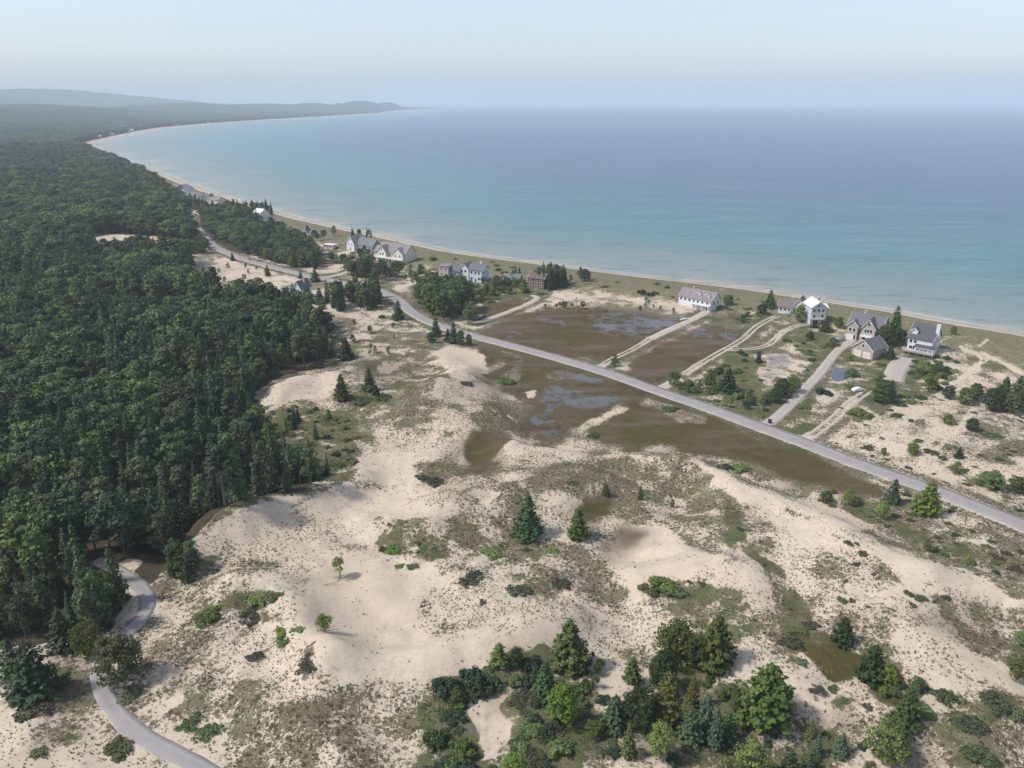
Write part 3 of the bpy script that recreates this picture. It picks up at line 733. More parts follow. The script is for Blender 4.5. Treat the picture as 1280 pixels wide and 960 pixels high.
for k, L in dict(g=GRN, h=HTH, w=WET, p=POOL, s=SMG, t=TUF, f=FOR, r=RED, o=OLV).items():
    layers[k] = L.sample(PX, PY) * (1 - sandstrip)
# trails stay crisp
for pts, w in TRAILS: pass
tr = Layer()
for pts, w in TRAILS: tr.line(pts, w, 1.0, 1)
trs = tr.sample(PX0, PY0)
for k in 'ghtsf': layers[k] = layers[k] * (1 - trs)
clump = sstep(.6 * fbm(GX / 17, GY / 17, 3, 201) + .4 * fbm(GX / 6, GY / 6, 2, 203), .36, .62)
layers['h'] = np.minimum(layers['h'] * (.45 + .78 * clump), .66)
clump2 = sstep(.5 * fbm(GX / 12 + 9, GY / 12, 3, 207) + .5 * fbm(GX / 4, GY / 4, 2, 209), .34, .6)
layers['g'] = layers['g'] * (.72 + .5 * clump2)
layers['b'] = np.clip(beach * .85, 0, 1)
layers['b'] = layers['b'] * (1 - trs)
layers['g'] = np.where(beach > .5, layers['g'] * .6, layers['g'])
vd = np.minimum(1, 0)
for P, w, s in DRIVE_W: pass
farland = sstep(np.hypot(GX, GY), 2100, 2500) * sstep(DS, 14, 40)
layers['hill'] = farland
vd = np.minimum(seg_dist(GX, GY, ROAD) - 3.5, 1e9)
for P_, w_, s_ in DRIVE_W: vd = np.minimum(vd, seg_dist(GX, GY, P_) - w_ * .5)
vk = (1 - sstep(vd, 1.5, 8)) * (vd > .3) * (1 - sandstrip)
layers['h'] = np.maximum(layers['h'], .64 * vk); layers['g'] = np.maximum(layers['g'], .55 * vk * (PX0 < 1010))
layers['wetb'] = (1 - sstep(np.abs(DS - .5), 1.0, 3.0)) * .8
nr, nc = len(rad), len(az)
idx = np.arange(nr * nc).reshape(nr, nc)
F = np.stack([idx[:-1, :-1], idx[:-1, 1:], idx[1:, 1:], idx[1:, :-1]], -1).reshape(-1, 4)
# leave out sheet far out under the lake
deep = (DS < -60).reshape(nr, nc)
keep = ~(deep[:-1, :-1] & deep[1:, 1:] & deep[1:, :-1] & deep[:-1, 1:]).reshape(-1)
me = np_mesh('ground', np.stack([GX, GY, GZ], 1), F[keep][:, ::-1])
def col_attr(me, name, a, b, c):
    at = me.color_attributes.new(name, 'FLOAT_COLOR', 'POINT')
    arr = np.ones((len(a), 4), np.float32); arr[:, 0] = a; arr[:, 1] = b; arr[:, 2] = c
    at.data.foreach_set('color', arr.ravel())
col_attr(me, 'cov_a', layers['g'], layers['h'], layers['w']); col_attr(me, 'cov_b', layers['p'], layers['s'], layers['t'])
col_attr(me, 'cov_c', layers['f'], layers['r'], layers['o']); col_attr(me, 'cov_d', layers['b'], layers['hill'], layers['wetb'])
smooth(me)
if me.polygons[0].normal.z < 0: me.flip_normals()
ground = tag(link('ground', me, M['ground']), kind='structure')

# ------------------------------------------------------------------ water sheet
rad2 = np.concatenate([np.geomspace(170, 2600, 260), np.geomspace(2640, 45000, 150)])
az2 = np.radians(np.linspace(-62, 62, 520))
A2, R2 = np.meshgrid(az2, rad2)
WX, WY = (np.sin(A2) * R2).ravel(), (np.cos(A2) * R2).ravel()
wd = -shore_ds(WX, WY)
idx = np.arange(len(rad2) * len(az2)).reshape(len(rad2), len(az2))
F = np.stack([idx[:-1, :-1], idx[:-1, 1:], idx[1:, 1:], idx[1:, :-1]], -1).reshape(-1, 4)
dry = (wd < -120).reshape(len(rad2), -1)
keep = ~(dry[:-1, :-1] & dry[1:, 1:] & dry[1:, :-1] & dry[:-1, 1:]).reshape(-1)
me = np_mesh('water', np.stack([WX, WY, np.zeros_like(WX)], 1), F[keep][:, ::-1])
if me.polygons[0].normal.z < 0: me.flip_normals()
dpt = np.clip(wd, 0, None) / 700.0
dpt = dpt / (1 + np.clip(WX * -1 / 900, 0, .9))      # the shelf is wider towards the bay
col_attr(me, 'depth', np.clip(dpt, 0, 1), dpt * 0, dpt * 0)
tag(link('water', me, M['water']), kind='structure')

# pond by the drive
x, y = ground_at([p[0] for p in pond], [p[1] for p in pond], ZR)
P = resample(np.vstack([np.stack([x, y], 1), [[x[0], y[0]]]]), 1.0)[:-1]
pz = ZR + .12
pm = MB(); pm.add([(a, b, hz(a, b) + .06) for a, b in P] + [(P[:, 0].mean(), P[:, 1].mean(), ZR + .06)], [(i, (i + 1) % len(P), len(P)) for i in range(len(P))])
pmm = N('pond_water'); pmm.bsdf((.07, .09, .12), .1, .5, pmm.bump(pmm.noise(1.5, 2), .2, .05))
me = pm.mesh('pond')
me.flip_normals() if me.polygons[0].normal.z < 0 else None
tag(link('pond_water', me, pmm.m), kind='structure')

print('T', round(_tm.time() - _t0, 1), 'roads')
# ------------------------------------------------------------------ roads
def strip(name, P, w, mat, zoff=.05, tracks=False, taper=None):
    P = np.asarray(P); T = np.gradient(P, axis=0); T /= np.linalg.norm(T, axis=1)[:, None] + 1e-9
    Nn = np.stack([-T[:, 1], T[:, 0]], 1)
    V, Fs, U = [], [], []
    bands = [(-.5, .5)] if not tracks else [(-.5, -.17), (.17, .5)]
    for b0, b1 in bands:
        us = np.linspace(b0, b1, 5)
        base = len(V)
        jit = (fbm(P[:, 0] / 5, P[:, 1] / 5, 2, 77) - .5) * .5
        rows = []
        for j, u in enumerate([us[0] - .001, *us, us[-1] + .001]):
            q = P + Nn * (u * w + jit * ((1 if j > 3 else -1) if j in (0, 1, 5, 6) else 0))[:, None]
            z = height(q[:, 0], q[:, 1]) + (zoff if 0 < j < 6 else -.25)
            rows.append(np.column_stack([q, z]))
        nrow = len(rows); n = len(P)
        for i in range(n):
            for j in range(nrow):
                V.append(rows[j][i]); U.append(min(max((min(max(j - 1, 0), 4)) / 4, 0), 1))
        for i in range(n - 1):
            for j in range(nrow - 1):
                a = base + i * nrow + j
                Fs.append((a, a + 1, a + nrow + 1, a + nrow))
    me = np_mesh(name, np.array(V), np.array(Fs))
    U = np.array(U); col_attr(me, 'strip', U, U * 0, U * 0)
    if me.polygons[2].normal.z < 0: me.flip_normals()
    return tag(link(name, me, mat), kind='structure')
strip('road', ROAD, 7.0, M['asphalt'], .07)
strip('lane', LANE, 3.1, M['asphalt'], .07)
for i, (P, w, s) in enumerate(DRIVE_W):
    strip('driveway', P, w, M['drive'] if s == 'asphalt' else M['gravel'], .035 + .004 * (i % 4), s == 'tracks')

print('T', round(_tm.time() - _t0, 1), 'tree prototypes')
# ------------------------------------------------------------------ tree prototypes (unit: metres, about 10 m tall)
def cards(cen, nrm, size, rng, bend=.25):
    """leaf-clump faces: centre, facing, size -> quads of 2 triangles bent along the middle"""
    n = len(cen)
    nrm = nrm / (np.linalg.norm(nrm, axis=1)[:, None] + 1e-9)
    a = rng.normal(size=(n, 3)); u = np.cross(nrm, a); u /= np.linalg.norm(u, axis=1)[:, None] + 1e-9
    v = np.cross(nrm, u)
    s = size[:, None]
    k1 = rng.uniform(.7, 1.3, (n, 1)); k2 = rng.uniform(.6, 1.1, (n, 1))
    V = np.stack([cen - u * s * k1, cen - v * s * k2 - nrm * s * bend, cen + u * s * k1, cen + v * s * k2 + nrm * s * bend * .3], 1)
    return V.reshape(-1, 3), np.arange(n * 4).reshape(n, 4)

def conifer_crown(seed, H=10, R=2.3, n_cards=1500, droop=.35, z0=.1, ragged=.25, power=.85, narrow_top=1.0):
    r = np.random.default_rng(seed)
    cen, nrm, sz = [], [], []
    levels = int(H * 1.9)
    per = n_cards / levels
    for L in range(levels):
        t = (L + r.uniform(-.3, .3)) / levels
        z = H * (z0 + (1 - z0) * t)
        Rl = R * (1 - t) ** power * (1 + r.uniform(-ragged, ragged) * .5) + .12
        if t < .12: Rl *= .75 + t * 2
        nb = max(4, int(9 * (1 - t) + 3))
        ph = r.uniform(0, 6.28)
        for b in range(nb):
            an = ph + b * math.tau / nb + r.uniform(-.25, .25)
            bl = Rl * r.uniform(1 - ragged, 1 + ragged * .5)
            k = max(3, int(per / nb * (.6 + .8 * (1 - t))))
            q = r.uniform(.12, 1, k) ** .7
            d = np.stack([np.cos(an) * np.ones(k), np.sin(an) * np.ones(k)], 1)
            wid = r.normal(0, 1, k) * .16 * (bl * (1.15 - q) + .25)
            x = d[:, 0] * q * bl - d[:, 1] * wid; y = d[:, 1] * q * bl + d[:, 0] * wid
            zz = z + r.normal(0, .14, k) - droop * q * bl * .6 + (q ** 3) * bl * .18
            cen.append(np.stack([x, y, zz], 1))
            nn = np.stack([d[:, 0] * .55, d[:, 1] * .55, np.full(k, .9)], 1) + r.normal(0, .35, (k, 3))
            nrm.append(nn); sz.append(r.uniform(.6, 1.1, k) * (.34 * (1 - t * .55)))
    k = 14
    cen.append(np.stack([r.normal(0, .06, k), r.normal(0, .06, k), H * r.uniform(.92, 1.03, k)], 1)); nrm.append(r.normal(0, 1, (k, 3))); sz.append(np.full(k, .16))
    return cards(np.concatenate(cen), np.concatenate(nrm), np.concatenate(sz), r)

def clump_crown(seed, H=10, R=3.0, zc=.60, vz=.36, clumps=34, per=46, csize=1.0, leaf=.3, flat=.75, cone=0.0, fill=.55):
    r = np.random.default_rng(seed)
    cen, nrm, sz = [], [], []
    for c in range(clumps):
        th = r.uniform(0, math.tau); u = r.uniform(-.75, 1)
        rr = math.sqrt(max(0, 1 - u * u)) * r.uniform(fill, 1.05)
        zz = H * (zc + vz * u * r.uniform(.75, 1.05))
        sh = 1 - cone * max(0, (zz / H - .35))
        cx, cy = R * rr * sh * math.cos(th), R * rr * sh * math.sin(th)
        cs = csize * r.uniform(.65, 1.25)
        k = int(per * r.uniform(.7, 1.3))
        d = r.normal(size=(k, 3)); d[:, 2] = np.abs(d[:, 2]) * 1.1 - .25
        d /= np.linalg.norm(d, axis=1)[:, None]
        rad_ = cs * r.uniform(.65, 1.08, k)[:, None]
        cen.append(np.array([cx, cy, zz]) + d * rad_ * np.array([1, 1, flat]))
        nrm.append(d + r.normal(0, .35, (k, 3)) + np.array([0, 0, .25])); sz.append(leaf * r.uniform(.6, 1.2, k))
    return cards(np.concatenate(cen), np.concatenate(nrm), np.concatenate(sz), r)

def trunk_mesh(seed, H=10, r0=.2, limbs=8, spread=1.8, z0=.2, top=.95, lean=.0):
    r = random.Random(seed); m = MB()
    pts = [Vector((0, 0, -.6))]
    for k in range(1, 6):
        pts.append(Vector((r.uniform(-.1, .1) * k * .5 + lean * k * .1, r.uniform(-.1, .1) * k * .5, H * top * k / 5)))
    for k in range(5):
        m.tube(pts[k], pts[k + 1], r0 * (1 - k / 5.4), r0 * (1 - (k + 1) / 5.4), 7)
    for b in range(limbs):
        t = r.uniform(z0, .85); i = min(4, int(t * 5)); f = t * 5 - i
        p = pts[i].lerp(pts[i + 1], f); an = r.uniform(0, 6.28); L = spread * (1.1 - t) * r.uniform(.7, 1.1)
        q = p + Vector((math.cos(an) * L * .6, math.sin(an) * L * .6, L * .18)); q2 = p + Vector((math.cos(an + .15) * L, math.sin(an + .15) * L, L * .38))
        m.tube(p, q, r0 * .35 * (1.1 - t), r0 * .22 * (1.1 - t), 5); m.tube(q, q2, r0 * .22 * (1.1 - t), .015, 5)
    return m.mesh('trunk')

def crown_mesh(VF, mat):
    me = np_mesh('crown', *VF); me.materials.append(mat); return me
def trunkm(*a, **k):
    me = trunk_mesh(*a, **k); me.materials.append(M['bark']); return me

PROTO = {}   # kind -> list of (crown mesh, trunk mesh)
PROTO['spruce'] = [(crown_mesh(conifer_crown(s, 10, R, n, .35, .08, rg, pw), M['spruce']), trunkm(s, 10, .17, 6, 1.2)) for s, R, n, rg, pw in ((1, 1.7, 1300, .25, .8), (2, 2.1, 1500, .3, .75), (3, 1.45, 1200, .3, .85), (4, 2.3, 1600, .35, .7))]
PROTO['pine'] = [(crown_mesh(clump_crown(s, 10, R, .58, .40, c, 44, .95, .26, .55, .75, .35), M['pine']), trunkm(s, 10, .2, 12, 2.4)) for s, R, c in ((11, 2.7, 34), (12, 2.3, 30), (13, 3.1, 40))]
PROTO['leafy'] = [(crown_mesh(clump_crown(s, 10, R, .6, .36, c, 46, 1.05, .27, .75, 0, .5), M['leafy']), trunkm(s, 9, .2, 12, 2.4, .3, .8)) for s, R, c in ((21, 3.0, 36), (22, 3.5, 42), (23, 2.6, 30), (24, 3.2, 38))]
# detailed ones for the trees that stand alone on the dunes
PROTO['hero_conifer'] = [(crown_mesh(conifer_crown(s, 10, R, 4600, .25, .02, .34, .56), M['fresh']), trunkm(s, 10, .2, 10, 1.8, .1)) for s, R in ((31, 3.3), (32, 2.9), (33, 3.6))]
PROTO['hero_dark'] = [(crown_mesh(conifer_crown(s, 10, R, 4000, .28, .02, .36, .68), M['spruce']), trunkm(s, 10, .2, 10, 1.8, .1)) for s, R in ((36, 2.6), (37, 3.2))]
PROTO['hero_round'] = [(crown_mesh(clump_crown(s, 10, R, .44, .47, 84, 62, 1.15, .22, .7, .3, .45), M['fresh']), trunkm(s, 9, .22, 14, 2.4, .1, .8)) for s, R in ((41, 4.1), (42, 3.4))]
PROTO['hero_lime'] = [(crown_mesh(clump_crown(s, 10, R, .52, .45, 60, 56, 1.15, .22, .7, .2, .4), M['lime']), trunkm(s, 9, .16, 12, 2.4, .1, .85)) for s, R in ((51, 3.6), (52, 3.0))]
PROTO['hero_yellow'] = [(crown_mesh(conifer_crown(55, 10, 2.6, 3000, .1, .05, .4, .6), M['yellowpine']), trunkm(55, 10, .16, 12, 2.0, .1))]
PROTO['hero_blue'] = [(crown_mesh(conifer_crown(s, 10, R, 3000, .3, .02, .25, .7), M['blue']), trunkm(s, 10, .16, 8, 1.5, .1)) for s, R in ((61, 2.6), (62, 3.3))]
PROTO['mid_leafy'] = [(crown_mesh(clump_crown(s, 10, R, .5, .46, 44, 48, 1.2, .26, .8, 0, .4), M['lime']), trunkm(s, 9, .14, 10, 2.0, .2, .85)) for s, R in ((71, 2.6), (72, 3.2))]

def shrub_crown(seed, R=2.0, H=1.1, n=900, leaf=.15, mat='juniper'):
    r = np.random.default_rng(seed)
    k = 16; cc = []
    for _ in range(k):
        a = r.uniform(0, 6.28); q = R * math.sqrt(r.uniform(0, 1)) * .85
        cc.append((q * math.cos(a), q * math.sin(a) * .8, H * .35 * (1 - (q / R) ** 2) + .05, r.uniform(.4, .8)))
    cen, nrm = [], []
    for cx, cy, cz, s in cc:
        m = n // k
        d = r.normal(size=(m, 3)); d[:, 2] = np.abs(d[:, 2]); d /= np.linalg.norm(d, axis=1)[:, None]
        cen.append(np.array([cx, cy, cz]) + d * s * r.uniform(.6, 1.05, m)[:, None] * np.array([R * .5, R * .5, H * .75])); nrm.append(d + r.normal(0, .4, (m, 3)))
    cen = np.concatenate(cen)
    V, Fc = cards(cen, np.concatenate(nrm), leaf * r.uniform(.6, 1.3, len(cen)), r)
    me = np_mesh('foliage', V, Fc); me.materials.append(M[mat]); return me
def shrub_stems(seed, R=1.6, H=.8):
    r = random.Random(seed); m = MB()
    for k in range(9):
        a = r.uniform(0, 6.28); q = R * r.uniform(.4, .8)
        m.tube((0, 0, -.2), (q * .5 * math.cos(a), q * .5 * math.sin(a), H * .4), .05, .035, 5); m.tube((q * .5 * math.cos(a), q * .5 * math.sin(a), H * .4), (q * math.cos(a), q * math.sin(a), H * .6), .035, .01, 5)
    me = m.mesh('stem'); me.materials.append(M['bark']); return me
SHRUB = {'juniper': [(shrub_crown(s), shrub_stems(s)) for s in (81, 82, 83)], 'green': [(shrub_crown(s, 2.0, 1.6, 1100, .17, 'lime'), shrub_stems(s)) for s in (84, 85)], 'bush': [(shrub_crown(s, 2.0, 2.6, 1300, .2, 'leafy'), shrub_stems(s, 1.6, 1.6)) for s in (86, 87)]}

def make_tree(name, kind, x, y, z, h, label, cat='tree', group=None, wide=1.0, rz=None):
    cm, tm = PROTO[kind][random.randrange(len(PROTO[kind]))]
    s = h / 10
    e = empty(name, x, y, z, random.uniform(0, 6.28) if rz is None else rz, (s * wide, s * wide, s))
    link('crown', cm, None, e); link('trunk', tm, None, e)
    return tag(e, label, cat, group)
def make_shrub(x, y, z, sc, kind, label, group=None, name='shrub', flat=1.0):
    cm, tm = SHRUB[kind][random.randrange(len(SHRUB[kind]))]
    e = empty(name, x, y, z, random.uniform(0, 6.28), (sc, sc, sc * flat))
    link('foliage', cm, None, e); link('stem', tm, None, e)
    return tag(e, label, 'shrub', group)

print('T', round(_tm.time() - _t0, 1), 'the forest')
# ------------------------------------------------------------------ the forest
def forest_points():
    out = []
    for (x0, x1, y0, y1, sp) in ((-420, 60, 120, 620, 5.0), (-1000, 140, 620, 2350, 7.0)):
        gx = np.arange(x0, x1, sp); gy = np.arange(y0, y1, sp)
        X, Y = np.meshgrid(gx, gy); X = X.ravel() + RNG.uniform(-.48, .48, X.size) * sp; Y = Y.ravel() + RNG.uniform(-.48, .48, Y.size) * sp
        Z = height(X, Y); px, py = to_px(X, Y, Z)
        m = (FOR.sample(px, py) > .5) & (px > -260) & (shore_ds(X, Y) > 20)
        m &= seg_dist(X, Y, ROAD) > 7
        m &= seg_dist(X, Y, LANE) > 4
        for ccx, ccy, cr in CLEAR: m &= np.hypot(px - ccx, (py - ccy) * 2.2) > cr
        out.append(np.stack([X[m], Y[m], Z[m], px[m], py[m]], 1))
    return np.concatenate(out)
CLEAR = [(183, 268, 12), (196, 276, 9), (216, 276, 8), (372, 382, 24), (350, 384, 12), (55, 340, 5), (188, 390, 4), (300, 412, 4), (217, 314, 30), (138, 315, 26), (215, 245, 8), (330, 300, 8)]
FP = forest_points()
K = fbm(FP[:, 0] / 45, FP[:, 1] / 45, 2, 91)
dist = np.hypot(FP[:, 0], FP[:, 1])
leafp = np.where(FP[:, 4] > 560, .12, np.where(FP[:, 4] > 330, .52, .66)) - np.clip((FP[:, 3] - 220) / 150, 0, 1) * .35
u = RNG.uniform(0, 1, len(FP))
sel = K * 1.2 + (u - .5) * .7
kind = np.where(sel < .1 + leafp * .95, 'leafy', np.where(RNG.uniform(0, 1, len(FP)) < np.where(FP[:, 4] > 430, .62, .45), 'spruce', 'pine'))
band3 = (FP[:, 3] > 246) & (FP[:, 4] < 335) & (FP[:, 4] > 262)
kind = np.where(band3, np.where(u < .8, 'leafy', 'pine'), kind)
hts = np.where(kind == 'leafy', RNG.uniform(9, 15, len(FP)), np.where(kind == 'spruce', RNG.uniform(8, 16, len(FP)), RNG.uniform(9, 17, len(FP)))) * (.82 + .4 * fbm(FP[:, 0] / 30, FP[:, 1] / 30, 2, 95))
edge_small = np.clip((FP[:, 3] - 300) / 120, 0, 1) * (FP[:, 4] > 480)
hts *= np.where(band3, .62, 1 - .35 * edge_small)
hts *= np.where(dist > 620, 1.08, 1)
print('forest trees', len(FP), {k: int((kind == k).sum()) for k in ('leafy', 'spruce', 'pine')})
inview = (FP[:, 3] > -15) & (FP[:, 3] < 1290) & (FP[:, 4] < 985)
FLAB = {'spruce': ('spruce_tree', 'slender dark green spruce packed in the dense forest beside the dunes', 'spruces of the dense forest'),
        'pine': ('pine_tree', 'broad dark green pine packed in the dense forest beside the dunes', 'pines of the dense forest'),
        'leafy': ('broadleaf_tree', 'round mid green broadleaf tree in the dense forest beside the dunes', 'broadleaf trees of the dense forest')}
as_things = np.zeros(len(FP), bool)
for kd, lim in (('spruce', 270), ('pine', 260), ('leafy', 280)):
    ii = np.where((kind == kd) & inview)[0]; ii = ii[np.argsort(dist[ii])][:lim]
    as_things[ii] = True
    nm, lb, gp = FLAB[kd]
    for i in ii: make_tree(nm, kd, FP[i, 0], FP[i, 1], FP[i, 2] - .1, hts[i], lb, 'tree', gp, RNG.uniform(.85, 1.2) * (1.22 if kd == 'leafy' else 1.0))
def gn_forest(name, kd, ids):
    V = FP[ids][:, :3].astype(np.float32)
    me = bpy.data.meshes.new(name); me.vertices.add(len(V)); me.vertices.foreach_set('co', V.ravel())
    def fa(n, a, t='FLOAT'):
        at = me.attributes.new(n, t, 'POINT'); at.data.foreach_set('value', a)
    fa('scl', (hts[ids] / 10).astype(np.float32)); fa('rot', RNG.uniform(0, 6.28, len(ids)).astype(np.float32)); fa('wid', (RNG.uniform(.85, 1.2, len(ids)) * (1.2 if kd == 'leafy' else 1.0) * np.where(dist[ids] > 620, 1.3, 1.0)).astype(np.float32))
    fa('pid', RNG.integers(0, len(PROTO[kd]), len(ids)).astype(np.int32), 'INT')
    o = link(name, me)
    ng = bpy.data.node_groups.new(name, 'GeometryNodeTree')
    ng.interface.new_socket('Geometry', in_out='INPUT', socket_type='NodeSocketGeometry'); ng.interface.new_socket('Geometry', in_out='OUTPUT', socket_type='NodeSocketGeometry')
    nn = ng.nodes; gi = nn.new('NodeGroupInput'); go = nn.new('NodeGroupOutput'); L = ng.links.new
    for cm, tm in PROTO[kd]:
        ob = next(q for q in bpy.data.objects if q.data is cm)
        tb = next(q for q in bpy.data.objects if q.data is tm)
        jj = nn.new('GeometryNodeJoinGeometry')
        for src in (ob, tb):
            oi = nn.new('GeometryNodeObjectInfo'); oi.transform_space = 'ORIGINAL'; oi.inputs[0].default_value = src; L(oi.outputs['Geometry'], jj.inputs[0])
        g2 = nn.new('GeometryNodeGeometryToInstance'); L(jj.outputs[0], g2.inputs[0])
        join_list.setdefault(name, []).append(g2)
    allj = nn.new('GeometryNodeJoinGeometry')
    for g2 in join_list[name]: L(g2.outputs[0], allj.inputs[0])
    iop = nn.new('GeometryNodeInstanceOnPoints'); iop.inputs['Pick Instance'].default_value = True
    def na(n, t='FLOAT'):
        q = nn.new('GeometryNodeInputNamedAttribute'); q.data_type = t; q.inputs[0].default_value = n; return q.outputs[0]
    L(gi.outputs[0], iop.inputs['Points']); L(allj.outputs[0], iop.inputs['Instance'])
    L(na('pid', 'INT'), iop.inputs['Instance Index'])
    cx = nn.new('ShaderNodeCombineXYZ'); L(na('rot'), cx.inputs[2]); L(cx.outputs[0], iop.inputs['Rotation'])
    mu = nn.new('ShaderNodeMath'); mu.operation = 'MULTIPLY'; L(na('scl'), mu.inputs[0]); L(na('wid'), mu.inputs[1])
    sx = nn.new('ShaderNodeCombineXYZ'); L(mu.outputs[0], sx.inputs[0]); L(mu.outputs[0], sx.inputs[1]); L(na('scl'), sx.inputs[2]); L(sx.outputs[0], iop.inputs['Scale'])
    L(iop.outputs[0], go.inputs[0])
    md = o.modifiers.new('forest', 'NODES'); md.node_group = ng
    return o
join_list = {}
for kd, nm in (('spruce', 'forest_spruces'), ('pine', 'forest_pines'), ('leafy', 'forest_broadleaves')):
    ids = np.where((kind == kd) & ~as_things)[0]
    tag(gn_forest(nm, kd, ids), {'spruce': 'mass of dark spruces filling the farther forest', 'pine': 'mass of dark pines filling the farther forest', 'leafy': 'mass of green broadleaf crowns filling the farther forest'}[kd], 'forest', None, 'stuff')

print('T', round(_tm.time() - _t0, 1), 'far canopy')
# far canopy: woods beyond two kilometres round the bay
rad3 = np.concatenate([np.geomspace(2080, 12800, 560)])
az3 = np.radians(np.linspace(-52, -1, 620))
A3, R3 = np.meshgrid(az3, rad3)
CX, CY = (np.sin(A3) * R3).ravel(), (np.cos(A3) * R3).ravel()
cd = shore_ds(CX, CY)
CX = CX + (fbm(CX / 40, CY / 40, 2, 3) - .5) * 10
bm_ = 1.0 * vnoise(CX / 14, CY / 17, 5) + .6 * vnoise(CX / 40, CY / 60, 6)
CZ = height(CX, CY) + np.where(cd > 30, 5 + 8 * bm_, -3.0)
idx = np.arange(len(rad3) * len(az3)).reshape(len(rad3), len(az3))
F = np.stack([idx[:-1, :-1], idx[:-1, 1:], idx[1:, 1:], idx[1:, :-1]], -1).reshape(-1, 4)
hole = (cd < 22).reshape(len(rad3), -1)
keep = ~(hole[:-1, :-1] | hole[1:, 1:] | hole[1:, :-1] | hole[:-1, 1:]).reshape(-1)
me = np_mesh('far_forest', np.stack([CX, CY, CZ], 1), F[keep][:, ::-1])
if me.polygons[0].normal.z < 0: me.flip_normals()
smooth(me)
tag(link('far_forest', me, M['canopy']), 'blue green forest covering the far shore of the bay and its hills', 'forest', None, 'stuff')

print('T', round(_tm.time() - _t0, 1), 'trees that stand apart')
